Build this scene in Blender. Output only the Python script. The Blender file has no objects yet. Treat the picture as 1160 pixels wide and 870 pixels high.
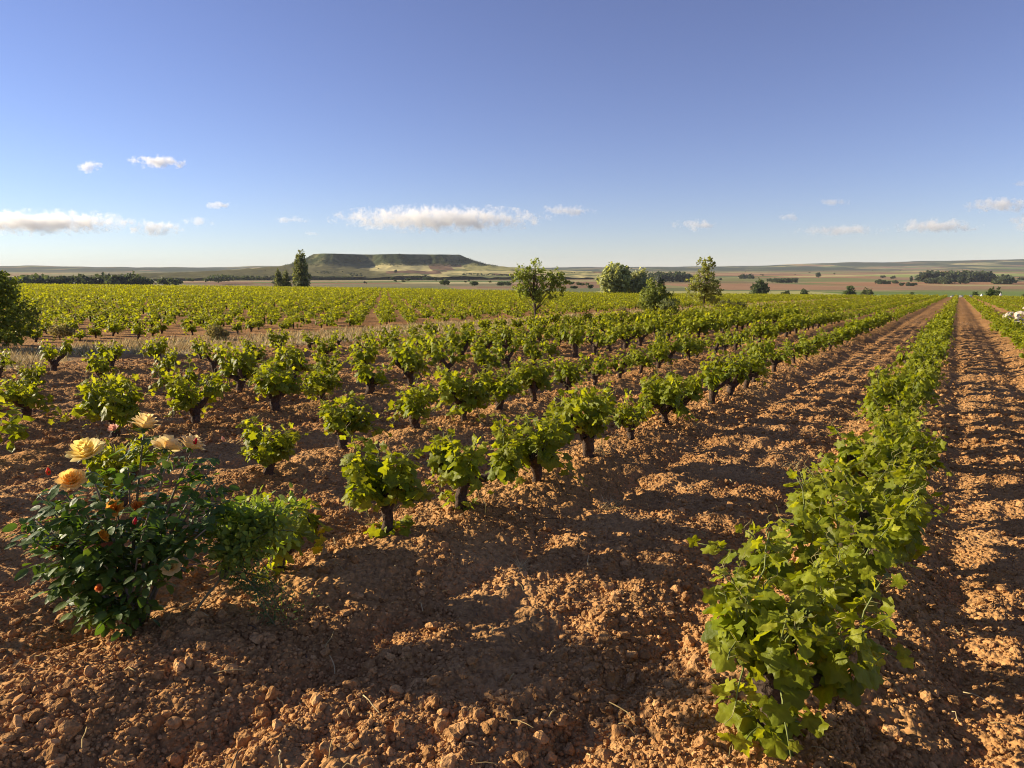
import bpy, math, random
import numpy as np
from math import radians, sin, cos, pi

# ------------------------------------------------------------------ scene, camera, sky, sun, exposure
scene = bpy.context.scene
COL = scene.collection
CAM_H, PITCH = 1.75, radians(9.474)
ROW_AZ, SLOPE = radians(32.98), 0.02547          # direction of the vine rows, fall of the field along them
SUN_AZ, SUN_EL = radians(-76), radians(18)

cam_d = bpy.data.cameras.new("camera"); cam_d.sensor_width = 36; cam_d.lens = 23.99
cam_d.clip_start = 0.05; cam_d.clip_end = 60000
cam = bpy.data.objects.new("camera", cam_d); COL.objects.link(cam)
cam.location = (0, 0, CAM_H); cam.rotation_euler = (radians(90) - PITCH, 0, 0)
scene.camera = cam

world = bpy.data.worlds.new("World"); scene.world = world; world.use_nodes = True
wn = world.node_tree.nodes; wl = world.node_tree.links; wn.clear()
sky = wn.new("ShaderNodeTexSky"); sky.sky_type = 'NISHITA'; sky.sun_disc = False
sky.sun_elevation = SUN_EL; sky.sun_rotation = SUN_AZ % (2 * pi)
sky.altitude = 850; sky.air_density = 1.0; sky.dust_density = 0.0; sky.ozone_density = 1.8
bg = wn.new("ShaderNodeBackground"); bg.inputs[1].default_value = 0.072
wo = wn.new("ShaderNodeOutputWorld")
grade = wn.new("ShaderNodeMix"); grade.data_type = 'RGBA'; grade.blend_type = 'MULTIPLY'; grade.inputs[0].default_value = 1.0
grade.inputs[7].default_value = (1.0, 0.955, 1.12, 1)          # the slightly violet evening blue of this sky
wl.new(sky.outputs[0], grade.inputs[6])
sep = wn.new("ShaderNodeSeparateColor"); cmb = wn.new("ShaderNodeCombineColor"); wl.new(grade.outputs[2], sep.inputs[0])
SKY_K = 0.139
for i, (c_, p_) in enumerate(((.755, .88), (.83, 1.01), (.95, 1.05))):      # paler blue low down, deeper violet blue high up
    m1 = wn.new("ShaderNodeMath"); m1.operation = 'MULTIPLY'; m1.inputs[1].default_value = SKY_K; wl.new(sep.outputs[i], m1.inputs[0])
    m2 = wn.new("ShaderNodeMath"); m2.operation = 'POWER'; m2.inputs[1].default_value = p_; wl.new(m1.outputs[0], m2.inputs[0])
    m3 = wn.new("ShaderNodeMath"); m3.operation = 'MULTIPLY'; m3.inputs[1].default_value = c_ / SKY_K; wl.new(m2.outputs[0], m3.inputs[0])
    wl.new(m3.outputs[0], cmb.inputs[i])
wl.new(cmb.outputs[0], bg.inputs[0]); wl.new(bg.outputs[0], wo.inputs[0])

sun_d = bpy.data.lights.new("sun", 'SUN'); sun_d.energy = 5.0; sun_d.angle = radians(0.55); sun_d.color = (1.0, 0.85, 0.62)
sun = bpy.data.objects.new("sun", sun_d); COL.objects.link(sun)
sun.location = (-60, 16, 30)
sun.rotation_euler = (radians(90) - SUN_EL, 0, -SUN_AZ + pi)
scene.view_settings.view_transform = 'Standard'; scene.view_settings.look = 'None'
scene.view_settings.exposure = 0.95; scene.view_settings.gamma = 1.0; scene.view_settings.use_curve_mapping = False
scene.render.engine = 'CYCLES'
scene.cycles.max_bounces = 12; scene.cycles.diffuse_bounces = 3; scene.cycles.glossy_bounces = 2
scene.cycles.transmission_bounces = 4; scene.cycles.transparent_max_bounces = 8; scene.cycles.volume_bounces = 10
scene.cycles.use_denoising = True; scene.cycles.pixel_filter_type = 'BLACKMAN_HARRIS'; scene.cycles.filter_width = 1.05

# ------------------------------------------------------------------ small helpers
def rng(seed): return np.random.default_rng(seed)

class MB:
    """collects vertices and faces of one mesh"""
    def __init__(s): s.V, s.C, s.F, s.n = [], [], [], 0
    def add(s, V, F, col=(1, 1, 1), mat=0):
        V = np.asarray(V, np.float32).reshape(-1, 3)
        C = np.asarray(col, np.float32)
        if C.ndim == 1: C = np.broadcast_to(C, V.shape)
        s.V.append(V); s.C.append(C)
        for f in (F if isinstance(F, list) else [F]):
            if len(f): s.F.append((np.asarray(f, np.int64) + s.n, mat))
        s.n += len(V); return s
    def build(s, name, mats, parent=None, smooth=True):
        V = np.concatenate(s.V); C = np.concatenate(s.C)
        me = bpy.data.meshes.new(name)
        me.vertices.add(len(V)); me.vertices.foreach_set("co", V.ravel())
        li = np.concatenate([f.ravel() for f, _ in s.F]).astype(np.int32)
        tot = np.concatenate([np.full(len(f), f.shape[1], np.int32) for f, _ in s.F])
        mi = np.concatenate([np.full(len(f), m, np.int32) for f, m in s.F])
        me.loops.add(len(li)); me.loops.foreach_set("vertex_index", li)
        st = np.concatenate([[0], np.cumsum(tot)[:-1]]).astype(np.int32)
        me.polygons.add(len(tot)); me.polygons.foreach_set("loop_start", st)
        for m in (mats if isinstance(mats, (list, tuple)) else [mats]): me.materials.append(m)
        me.polygons.foreach_set("material_index", mi)
        me.polygons.foreach_set("use_smooth", np.full(len(tot), smooth, bool))
        a = me.attributes.new("tint", 'FLOAT_COLOR', 'POINT')
        a.data.foreach_set("color", np.concatenate([C, np.ones((len(C), 1), np.float32)], 1).astype(np.float32).ravel())
        me.update(calc_edges=True); me.validate()
        o = bpy.data.objects.new(name, me); COL.objects.link(o)
        if parent: o.parent = parent
        return o

def tag(o, label=None, cat=None, group=None, kind=None):
    if label: o["label"] = label
    if cat: o["category"] = cat
    if group: o["group"] = group
    if kind: o["kind"] = kind
    return o
def thing(name, loc, label, cat, group=None, rz=0.0):
    o = bpy.data.objects.new(name, None); COL.objects.link(o)
    o.empty_display_size = 0.1; o.location = loc; o.rotation_euler = (0, 0, rz)
    return tag(o, label, cat, group)
def copy_tree(o, parent=None):
    c = o.copy(); COL.objects.link(c)
    if parent is not None: c.parent = parent
    for ch in list(o.children): copy_tree(ch, c)
    return c

# hash noise ------------------------------------------------------
def _h(ix, iy, s):
    n = (ix * 374761393 + iy * 668265263 + s * 1442695041) & 0xFFFFFFFF
    n = ((n ^ (n >> 13)) * 1274126177) & 0xFFFFFFFF
    n = (n ^ (n >> 16)) & 0xFFFFFFFF
    return n.astype(np.float64) / 4294967295.0
def vnoise(x, y, s=0):
    ix = np.floor(x).astype(np.int64); iy = np.floor(y).astype(np.int64)
    fx = x - ix; fy = y - iy
    fx = fx * fx * fx * (fx * (fx * 6 - 15) + 10); fy = fy * fy * fy * (fy * (fy * 6 - 15) + 10)
    a, b, c, d = _h(ix, iy, s), _h(ix + 1, iy, s), _h(ix, iy + 1, s), _h(ix + 1, iy + 1, s)
    return (a + (b - a) * fx) + ((c + (d - c) * fx) - (a + (b - a) * fx)) * fy
def fbm(x, y, s=0, o=4):
    t = 0; a = 0.5; w = 0
    for i in range(o):
        t = t + a * vnoise(x * 2 ** i + 17.3 * i, y * 2 ** i - 9.1 * i, s + i); w += a; a *= 0.5
    return t / w
def sstep(a, b, x):
    t = np.clip((x - a) / (b - a), 0, 1); return t * t * (3 - 2 * t)

# land ------------------------------------------------------------
SA, CA = sin(ROW_AZ), cos(ROW_AZ)
def uv_of(x, y): return x * SA + y * CA, -x * CA + y * SA
def xy_of(u, v): return u * SA - v * CA, u * CA + v * SA
ROW_V = [-1.75 - 2.25 * k for k in range(11, -1, -1)] + [0.45, 2.95, 5.1, 7.4, 9.15, 11.35, 13.5]        # the rows of the near vineyard; row 12 is the one by the camera
STRIP0, STRIP1 = 15.1, 19.2                             # the dry grass strip between the two vineyards
_eaz = np.radians([-180, -120, -60, -37, -24, -10, 3, 10, 20, 33, 45, 90, 180])
_er = np.array([110, 120, 190, 218, 216, 214, 165, 155, 190, 247, 250, 150, 110])
def crest_r(az): return np.interp(az, _eaz, _er)
def valley_z(x, y):
    r = np.hypot(x, y); az = np.arctan2(x, y)
    z = -28 + 7 * (fbm(x / 900 + 5, y / 1500, 3, 3) - 0.5) * sstep(600, 1800, r)
    z = z + sstep(1800, 4600, r) * (20 + 16 * (fbm(x / 1500, y / 1500, 11, 3) - .5)) * (0.75 + 0.5 * sstep(0.05, 0.6, az))
    far = sstep(5200, 8600, r)
    ridge = 28 + 60 * fbm(az * 9 + 3, r / 5000, 21, 4) + 66 * sstep(0.30, 0.62, az) - 8 * sstep(0.0, -0.5, az)
    return z + far * ridge * (0.75 + 0.25 * fbm(x / 700, y / 700, 31, 3))
def land_z(x, y):
    x = np.asarray(x, np.float64); y = np.asarray(y, np.float64)
    r = np.hypot(x, y); az = np.arctan2(x, y); R = crest_r(az)
    u, v = uv_of(x, y)
    k = np.minimum(1, (R + 40) / np.maximum(r, 1e-6))
    z = -SLOPE * u * k + 0.05 * (fbm(x / 9, y / 9, 41, 2) - .5)
    t = sstep(R - 8, R + 420, r)
    return z * (1 - t) + valley_z(x, y) * t
_rv = np.array(ROW_V)
def mound(x, y):
    """ploughed profile: the soil is drawn up to the vine rows, with a shallow trench on either side"""
    u, v = uv_of(x, y)
    d = np.abs(v[..., None] - _rv).min(-1) if np.ndim(v) else np.abs(v - _rv).min()
    wob = 0.12 * (vnoise(u * .6, v * .3, 51) - .5)
    d = np.abs(d + wob)
    m = 0.075 * np.exp(-(d / 0.30) ** 2) - 0.055 * np.exp(-((d - 0.62) / 0.16) ** 2)
    m = m + 0.016 * np.sin(v * 2 * pi / 0.34 + 1.6 * vnoise(u * .8, v, 52)) * sstep(0.75, 0.95, d)
    return m * sstep(STRIP0 + .3, STRIP0 - .6, v)
def micro(x, y):
    n = lambda l, s: np.abs(2 * vnoise(x / l, y / l, s) - 1)
    w = lambda l, s: vnoise(x / l, y / l, s)
    wx, wy = x + .05 * w(.11, 71), y + .05 * w(.11, 72)
    q = lambda l, s: np.sqrt(np.abs(2 * vnoise(wx / l, wy / l, s) - 1) + .02)
    return 0.032 * (w(.55, 61) - .5) + .026 * (w(.21, 62) - .5) + .036 * (q(.13, 63) - .6) + .024 * (q(.062, 64) - .6) + .011 * (q(.03, 65) - .6)
def ground_z(x, y):
    x = np.asarray(x, np.float64); y = np.asarray(y, np.float64)
    return land_z(x, y) + mound(x, y)
def gz(x, y): return float(ground_z(np.array([x]), np.array([y]))[0])

# ------------------------------------------------------------------ materials
def newmat(name):
    m = bpy.data.materials.new(name); m.use_nodes = True
    nt = m.node_tree; nt.nodes.clear()
    return m, nt.nodes, nt.links
def N(nodes, t, **kw):
    n = nodes.new(t)
    for k, v in kw.items(): setattr(n, k, v)
    return n
def mixrgb(nodes, links, mode, fac, a, b):
    n = N(nodes, "ShaderNodeMix", data_type='RGBA', blend_type=mode)
    for i, v in ((0, fac), (6, a), (7, b)):
        if hasattr(v, "links"): links.new(v, n.inputs[i])
        else: n.inputs[i].default_value = v if i == 0 else (*v, 1)
    return n.outputs[2]
def leaf_mat(name, rough=.45, spec=.4, trans=.38, tcol=(1.5, 1.35, .55), vein=0.0):
    m, n, l = newmat(name)
    at = N(n, "ShaderNodeAttribute", attribute_name="tint")
    tc = N(n, "ShaderNodeTexCoord")
    nz = N(n, "ShaderNodeTexNoise"); nz.inputs["Scale"].default_value = 40; l.new(tc.outputs["Object"], nz.inputs["Vector"])
    mr = N(n, "ShaderNodeMapRange"); mr.inputs[3].default_value = .72; mr.inputs[4].default_value = 1.25; l.new(nz.outputs[0], mr.inputs[0])
    base = mixrgb(n, l, 'MULTIPLY', 1.0, at.outputs[0], mr.outputs[0])
    p = N(n, "ShaderNodeBsdfPrincipled"); l.new(base, p.inputs["Base Color"])
    p.inputs["Roughness"].default_value = rough; p.inputs["Specular IOR Level"].default_value = spec
    tr = N(n, "ShaderNodeBsdfTranslucent"); l.new(mixrgb(n, l, 'MULTIPLY', 1.0, base, tcol), tr.inputs[0])
    if vein:
        b = N(n, "ShaderNodeBump"); b.inputs["Strength"].default_value = vein; b.inputs["Distance"].default_value = .01
        n2 = N(n, "ShaderNodeTexNoise"); n2.inputs["Scale"].default_value = 70; l.new(tc.outputs["Object"], n2.inputs["Vector"])
        l.new(n2.outputs[0], b.inputs["Height"]); l.new(b.outputs[0], p.inputs["Normal"])
    mx = N(n, "ShaderNodeMixShader"); mx.inputs[0].default_value = trans
    l.new(p.outputs[0], mx.inputs[1]); l.new(tr.outputs[0], mx.inputs[2])
    o = N(n, "ShaderNodeOutputMaterial"); l.new(mx.outputs[0], o.inputs[0])
    return m
def tint_mat(name, rough=.9, scale=30., lo=.6, hi=1.35, bump=.6, dist=.01, spec=.2, trans=0.):
    m, n, l = newmat(name)
    at = N(n, "ShaderNodeAttribute", attribute_name="tint")
    tc = N(n, "ShaderNodeTexCoord")
    nz = N(n, "ShaderNodeTexNoise"); nz.inputs["Scale"].default_value = scale; nz.inputs["Detail"].default_value = 5
    l.new(tc.outputs["Object"], nz.inputs["Vector"])
    mr = N(n, "ShaderNodeMapRange"); mr.inputs[1].default_value = .25; mr.inputs[2].default_value = .75
    mr.inputs[3].default_value = lo; mr.inputs[4].default_value = hi; l.new(nz.outputs[0], mr.inputs[0])
    base = mixrgb(n, l, 'MULTIPLY', 1.0, at.outputs[0], mr.outputs[0])
    p = N(n, "ShaderNodeBsdfPrincipled"); l.new(base, p.inputs["Base Color"])
    p.inputs["Roughness"].default_value = rough; p.inputs["Specular IOR Level"].default_value = spec
    b = N(n, "ShaderNodeBump"); b.inputs["Strength"].default_value = bump; b.inputs["Distance"].default_value = dist
    l.new(nz.outputs[0], b.inputs["Height"]); l.new(b.outputs[0], p.inputs["Normal"])
    out = p.outputs[0]
    if trans:
        tr = N(n, "ShaderNodeBsdfTranslucent"); l.new(base, tr.inputs[0])
        mx = N(n, "ShaderNodeMixShader"); mx.inputs[0].default_value = trans
        l.new(out, mx.inputs[1]); l.new(tr.outputs[0], mx.inputs[2]); out = mx.outputs[0]
    o = N(n, "ShaderNodeOutputMaterial"); l.new(out, o.inputs[0])
    return m
M_LEAF = leaf_mat("vine_leaf", .5, .26, .52, (1.6, 1.45, .4), .35)
M_TREE = leaf_mat("tree_leaf", .55, .25, .45, (1.4, 1.3, .6))
M_ROSELEAF = leaf_mat("rose_leaf", .52, .35, .34, (2.0, 2.0, .5), .2)
M_PETAL = leaf_mat("rose_petal", .6, .2, .5, (1.05, 1.0, .85))
M_BARK = tint_mat("bark", .95, 45, .45, 1.5, 1.0, .02)
M_CANE = tint_mat("green_cane", .6, 60, .7, 1.3, .3, .004, .3)
M_STRAW = tint_mat("dry_straw", .8, 20, .8, 1.2, .1, .002, .2, .25)
M_CLOD = tint_mat("soil_clod", 1.0, 55, .6, 1.35, .9, .02, .05)
M_STONE = tint_mat("pale_stone", .9, 7, .45, 1.2, .8, .05, .2)
M_FIELD = tint_mat("field_ground", 1.0, .05, .75, 1.25, .0, .1, .0)

m, n, l = newmat("soil"); M_SOIL = m
at = N(n, "ShaderNodeAttribute", attribute_name="tint"); tc = N(n, "ShaderNodeTexCoord")
def noise(sc, det=5, rough=.6):
    z = N(n, "ShaderNodeTexNoise"); z.inputs["Scale"].default_value = sc; z.inputs["Detail"].default_value = det
    z.inputs["Roughness"].default_value = rough; l.new(tc.outputs["Object"], z.inputs["Vector"]); return z.outputs[0]
def rng_(v, a, b, c, d):
    z = N(n, "ShaderNodeMapRange"); z.inputs[1].default_value = a; z.inputs[2].default_value = b
    z.inputs[3].default_value = c; z.inputs[4].default_value = d; l.new(v, z.inputs[0]); return z.outputs[0]
fine = noise(28, 6); mid = noise(1.7, 4); big = noise(.006, 5, .65)
base = mixrgb(n, l, 'MULTIPLY', 1.0, at.outputs[0], rng_(fine, .3, .7, .68, 1.3))
base = mixrgb(n, l, 'MULTIPLY', 1.0, base, rng_(mid, .3, .7, .82, 1.16))
base = mixrgb(n, l, 'MULTIPLY', 1.0, base, rng_(big, .3, .7, .86, 1.12))
vor = N(n, "ShaderNodeTexVoronoi"); vor.inputs["Scale"].default_value = 38; l.new(tc.outputs["Object"], vor.inputs["Vector"])
vor2 = N(n, "ShaderNodeTexVoronoi"); vor2.inputs["Scale"].default_value = 14; l.new(tc.outputs["Object"], vor2.inputs["Vector"])
ad = N(n, "ShaderNodeMath", operation='MULTIPLY_ADD'); l.new(vor2.outputs["Distance"], ad.inputs[0]); ad.inputs[1].default_value = 2.0; l.new(vor.outputs["Distance"], ad.inputs[2])
bp = N(n, "ShaderNodeBump", invert=True); bp.inputs["Strength"].default_value = .8; bp.inputs["Distance"].default_value = .022; l.new(ad.outputs[0], bp.inputs["Height"])
bp2 = N(n, "ShaderNodeBump"); bp2.inputs["Strength"].default_value = .6; bp2.inputs["Distance"].default_value = .01
l.new(fine, bp2.inputs["Height"]); l.new(bp.outputs[0], bp2.inputs["Normal"])
p = N(n, "ShaderNodeBsdfPrincipled"); p.inputs["Roughness"].default_value = 1; p.inputs["Specular IOR Level"].default_value = .04
l.new(base, p.inputs["Base Color"]); l.new(bp2.outputs[0], p.inputs["Normal"])
o = N(n, "ShaderNodeOutputMaterial"); l.new(p.outputs[0], o.inputs[0])

# ------------------------------------------------------------------ ground: one sheet to the horizon
SOIL = np.array([.37, .187, .068]); SOIL2 = np.array([.47, .262, .108])
PAL = np.array([[.15, .155, .058], [.21, .19, .085], [.30, .26, .115], [.27, .15, .075], [.29, .19, .10], [.115, .15, .045],
                [.18, .165, .075], [.36, .30, .13], [.22, .135, .08], [.13, .14, .06], [.20, .19, .08]])
def field_cols(x, y):
    """strip fields of the valley: long crossing plots with a colour each"""
    ph = .22; P = x * cos(ph) + y * sin(ph); Q = -x * sin(ph) + y * cos(ph)
    Q = Q + 60 * (fbm(x / 800, y / 800, 81, 2) - .5)
    b = np.floor(Q / 185 + .35 * np.sin(P / 900)).astype(np.int64)
    off = _h(b, b * 0 + 7, 82) * 500; wd = 150 + 420 * _h(b, b * 0 + 3, 83)
    c = np.floor((P + off) / wd).astype(np.int64)
    col = PAL[(_h(b, c, 84) * len(PAL)).astype(int) % len(PAL)]
    return col * (.85 + .3 * _h(c, b, 85))[:, None]
def rect(col, x, y, x0, x1, y0, y1, c, sh=0.):
    k = (x + sh * (y - y0) > x0) & (x + sh * (y - y0) < x1) & (y > y0) & (y < y1); col[k] = c
def ground_colour(x, y):
    r = np.hypot(x, y); az = np.arctan2(x, y); R = crest_r(az); u, v = uv_of(x, y)
    t = (1.3 * fbm(x / .8, y / .8, 91, 3) - .15 + .25 * (fbm(x / 5, y / 5, 97, 2) - .5))[:, None]
    near = SOIL * (1 - t) + SOIL2 * t
    dry = np.array([.50, .385, .20]) * (.75 + .5 * fbm(x / .5, y / .5, 92, 3))[:, None]
    e = v + 1.2 * (fbm(x / 1.6, y / 1.6, 93, 3) - .5)
    s = (sstep(STRIP0, STRIP0 + .7, e) * sstep(STRIP1 + .4, STRIP1 - .4, e) * sstep(.18, .45, fbm(x / 2.2, y / 2.2, 94, 3)))[:, None]
    near = near * (1 - s) + dry * s
    vc = field_cols(x, y)
    rect(vc, x, y, 330, 620, 1050, 1500, (.29, .17, .09), .1)
    rect(vc, x, y, 120, 420, 840, 985, (.33, .31, .11))
    rect(vc, x, y, 420, 900, 760, 960, (.14, .19, .05))
    rect(vc, x, y, -60, 250, 1150, 1700, (.22, .135, .075))
    rect(vc, x, y, 300, 1100, 1750, 2300, (.17, .17, .062))
    rect(vc, x, y, 700, 1700, 1400, 1700, (.30, .165, .08))
    rect(vc, x, y, -500, 0, 1250, 1500, (.185, .165, .08))
    rect(vc, x, y, -160, 60, 1500, 1660, (.42, .36, .17), .6)
    rect(vc, x, y, -1100, -380, 1300, 1480, (.24, .185, .095))
    rect(vc, x, y, -1300, -300, 1900, 2200, (.36, .30, .14))
    rect(vc, x, y, 1300, 2100, 2300, 2650, (.24, .27, .08))
    vc = vc * 1.25
    wood = (sstep(.30, .44, fbm(x / 300, y / 620, 95, 4)) * sstep(4200, 6400, r))[:, None]
    vc = vc * (1 - wood) + np.array([.045, .06, .03]) * wood
    g = sstep(R + 6, R + 26, r)[:, None]
    slope_g = np.array([.15, .145, .06]) * (.7 + .6 * fbm(x / 12, y / 12, 96, 3))[:, None]
    w2 = sstep(R + 250, R + 420, r)[:, None]
    return (near * (1 - g) + slope_g * g) * (1 - w2) + vc * w2
def make_ground():
    az = np.concatenate([np.radians(np.arange(-46, 46.01, .125)), np.radians(np.arange(48, 313.9, 2.0))])
    rr = [0.15, .4, .7, 1.0, 1.3]; r = 1.5
    while r < 16000:
        rr.append(r); r *= 1.0045 if r < 26 else (1.009 if r < 3500 else 1.013)
    rr = np.array(rr); A, Rr = np.meshgrid(az, rr)
    x = (np.sin(A) * Rr).ravel(); y = (np.cos(A) * Rr).ravel()
    z = ground_z(x, y)
    rad = np.hypot(x, y); u, v = uv_of(x, y)
    k = rad < 80
    mz = micro(x[k], y[k]) * sstep(80, 30, rad[k]) * np.where(v[k] > STRIP0 + .5, .35, 1)
    z[k] += mz
    nr, na = A.shape
    i = np.arange(nr - 1)[:, None] * na; j = np.arange(na)[None]; j2 = (j + 1) % na
    F = np.stack([i + j, i + j2, i + na + j2, i + na + j], -1).reshape(-1, 4)[:, ::-1]
    mb = MB(); mb.add(np.stack([x, y, z], 1), F, ground_colour(x, y))
    c = len(x); mb.add([[0, 0, gz(0, 0)]], np.zeros((0, 3), int), SOIL)
    mb.F.append((np.stack([np.arange(na), np.full(na, c), (np.arange(na) + 1) % na], 1)[:, ::-1], 0))
    g = mb.build("ground", M_SOIL); tag(g, kind="structure"); return g
make_ground()

# ------------------------------------------------------------------ building blocks for plants
def tube(path, rad, sides=7, seed=0, rough=0.):
    P = np.asarray(path, float); k = len(P); rad = np.broadcast_to(np.asarray(rad, float), (k,))
    T = np.gradient(P, axis=0); T /= np.linalg.norm(T, axis=1)[:, None] + 1e-9
    up = np.array([1, 0, 0.]) if abs(T[0][2]) > .8 else np.array([0, 0, 1.])
    rg = rng(seed); V = []
    a = np.linspace(0, 2 * pi, sides, endpoint=False)
    for i in range(k):
        s = np.cross(T[i], up); s /= np.linalg.norm(s) + 1e-9; w = np.cross(s, T[i]); up = w
        rr = rad[i] * (1 + rough * (rg.random(sides) - .5) * 2)
        V.append(P[i] + np.cos(a)[:, None] * s * rr[:, None] + np.sin(a)[:, None] * w * rr[:, None])
    V = np.concatenate(V + [P[-1:] + T[-1:] * rad[-1] * .6]); i = np.arange(k - 1)[:, None] * sides; j = np.arange(sides)[None]; j2 = (j + 1) % sides
    F = np.stack([i + j, i + j2, i + sides + j2, i + sides + j], -1).reshape(-1, 4)
    e = (k - 1) * sides; cap = np.stack([e + np.arange(sides), e + (np.arange(sides) + 1) % sides, np.full(sides, k * sides)], 1)
    return V, [F, cap]
def bend(p0, p1, n=6, sag=0., jit=0., seed=0):
    t = np.linspace(0, 1, n)[:, None]; p0, p1 = np.asarray(p0, float), np.asarray(p1, float)
    P = p0 + (p1 - p0) * t; P[:, 2] += sag * np.sin(t[:, 0] * pi)
    if jit: j = (rng(seed).random((n, 3)) - .5) * 2 * jit; j[0] = 0; j[-1] *= .5; P += j
    return P
def frames(d, nrm):
    """rotation matrices whose y axis follows d and whose z axis is near nrm"""
    d = d / (np.linalg.norm(d, axis=1)[:, None] + 1e-9)
    s = np.cross(d, nrm); s /= np.linalg.norm(s, axis=1)[:, None] + 1e-9
    w = np.cross(s, d); return np.stack([s, d, w], 2)
def scatter(mb, tmpl, pos, d, nrm, size, cols, mat=0):
    """copies of a leaf template at many places"""
    TV, TF = tmpl; pos = np.asarray(pos, float); n_ = len(pos)
    if n_ == 0: return
    R = frames(np.asarray(d, float), np.asarray(nrm, float))
    V = np.einsum('nij,kj->nki', R, TV) * np.asarray(size, float).reshape(-1, 1, 1) + pos[:, None]
    F = (TF[None] + (np.arange(n_) * len(TV))[:, None, None]).reshape(-1, TF.shape[1])
    C = np.repeat(np.asarray(cols, float), len(TV), 0)
    if len(TV) == 40: C = C * np.tile(np.concatenate([[1.28], np.full(13, 1.0), np.tile([1.1, .92], 13)]), n_)[:, None]   # paler ribs
    mb.add(V.reshape(-1, 3), F, C, mat)
def fan(outline, centre):
    k = len(outline); V = np.array([centre] + outline, float)
    F = np.array([[0, 1 + i, 1 + (i + 1) % k] for i in range(k)]); return V, F
def vine_leaf(seed, cup=.3, droop=.3):
    """five shallow lobes with a toothed edge, a crinkled blade and a deep notch at the stalk"""
    rg = rng(seed); n_ = 26; R_ = []; a = np.linspace(-pi, pi, n_, endpoint=False) + pi / n_
    for k, t in enumerate(a):                       # t = 0 points to the tip
        lobe = .49 + .10 * cos(5 * t) + .045 * cos(t) + (.035 if k % 2 else -.02) + (rg.random() - .5) * .05
        if abs(t) > 2.75: lobe *= .62
        R_.append(lobe)
    R_ = np.array(R_); c = np.array([0, .44]); ph = rg.random() * 6
    def ring(f): return np.stack([np.sin(a) * R_ * f * 1.06 + c[0], np.cos(a) * R_ * f + c[1]], 1)
    P = np.concatenate([[c], ring(.5)[::2], ring(1.)]); x, y = P[:, 0], P[:, 1] - .3
    rad = np.hypot(P[:, 0], P[:, 1] - c[1]); ang = np.arctan2(P[:, 0], P[:, 1] - c[1])
    z = -cup * np.abs(x) ** 1.6 - droop * np.maximum(y, 0) ** 1.7 + .085 * np.cos(5 * ang + .5 * sin(ph)) * rad + .03 * rg.normal(size=len(P)) + .05 * np.sin(6 * x + ph)
    V = np.concatenate([P, z[:, None]], 1); m_ = n_ // 2; F = []
    for i in range(m_):
        j = (i + 1) % m_; o0, o1, o2 = 1 + m_ + 2 * i, 1 + m_ + 2 * i + 1, 1 + m_ + (2 * i + 2) % n_
        F += [(0, 1 + i, 1 + j), (1 + i, o0, o1), (1 + i, o1, 1 + j), (1 + j, o1, o2)]
    return V, np.array(F)
LEAF_HI = [vine_leaf(i, .1 + .13 * (i % 4), .15 + .13 * (i % 3)) for i in range(8)]
def mid_leaf(seed):
    rg = rng(seed); o = [(.0, 0), (.42, -.05), (.5, .45), (.22, .62), (0, 1.), (-.25, .64), (-.5, .42), (-.42, -.05)]
    return fan([(a, b, -.3 * abs(a) - .3 * max(b - .3, 0) ** 1.5 + (rg.random() - .5) * .12) for a, b in o], (0, .36, .08))
LEAF_MID = [mid_leaf(40 + i) for i in range(4)]
def low_leaf(): return fan([(0, 0, 0), (.5, .25, -.12), (.25, .8, -.12), (-.25, .8, -.15), (-.5, .25, -.1)], (0, .4, .08))
LEAF_LOW = low_leaf()
LEAF_QUAD = (np.array([(0, 0, 0), (.5, .5, -.1), (0, 1, 0.02), (-.5, .5, -.1)], float), np.array([[0, 1, 2, 3]]))
def oval(w=.34, k=5, fold=.15):
    t = np.linspace(0, pi, k + 1)[1:-1]
    r = [(w * sin(a) ** .9 * (1.12 - .3 * (1 - cos(a)) / 2), (1 - cos(a)) / 2 * .94) for a in t]
    o = [(0, 0)] + r + [(0, 1)] + [(-a, b) for a, b in r[::-1]]
    return fan([(a, b, fold * abs(a) - .18 * b * b) for a, b in o], (0, .5, -.05))
LEAF_OVAL = oval(.30); LEAF_NARROW = oval(.16, 4)

OLD = np.array([.168, .215, .013]); YNG = np.array([.41, .41, .03])
def vine_cols(rg, young):
    y = np.clip(young + (rg.random(len(young)) - .5) * .35, 0, 1)[:, None]
    return (OLD * (1 - y) + YNG * y) * (.75 + .5 * rg.random((len(young), 1)))
def unit(v): return v / (np.linalg.norm(v, axis=-1, keepdims=True) + 1e-9)

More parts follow.
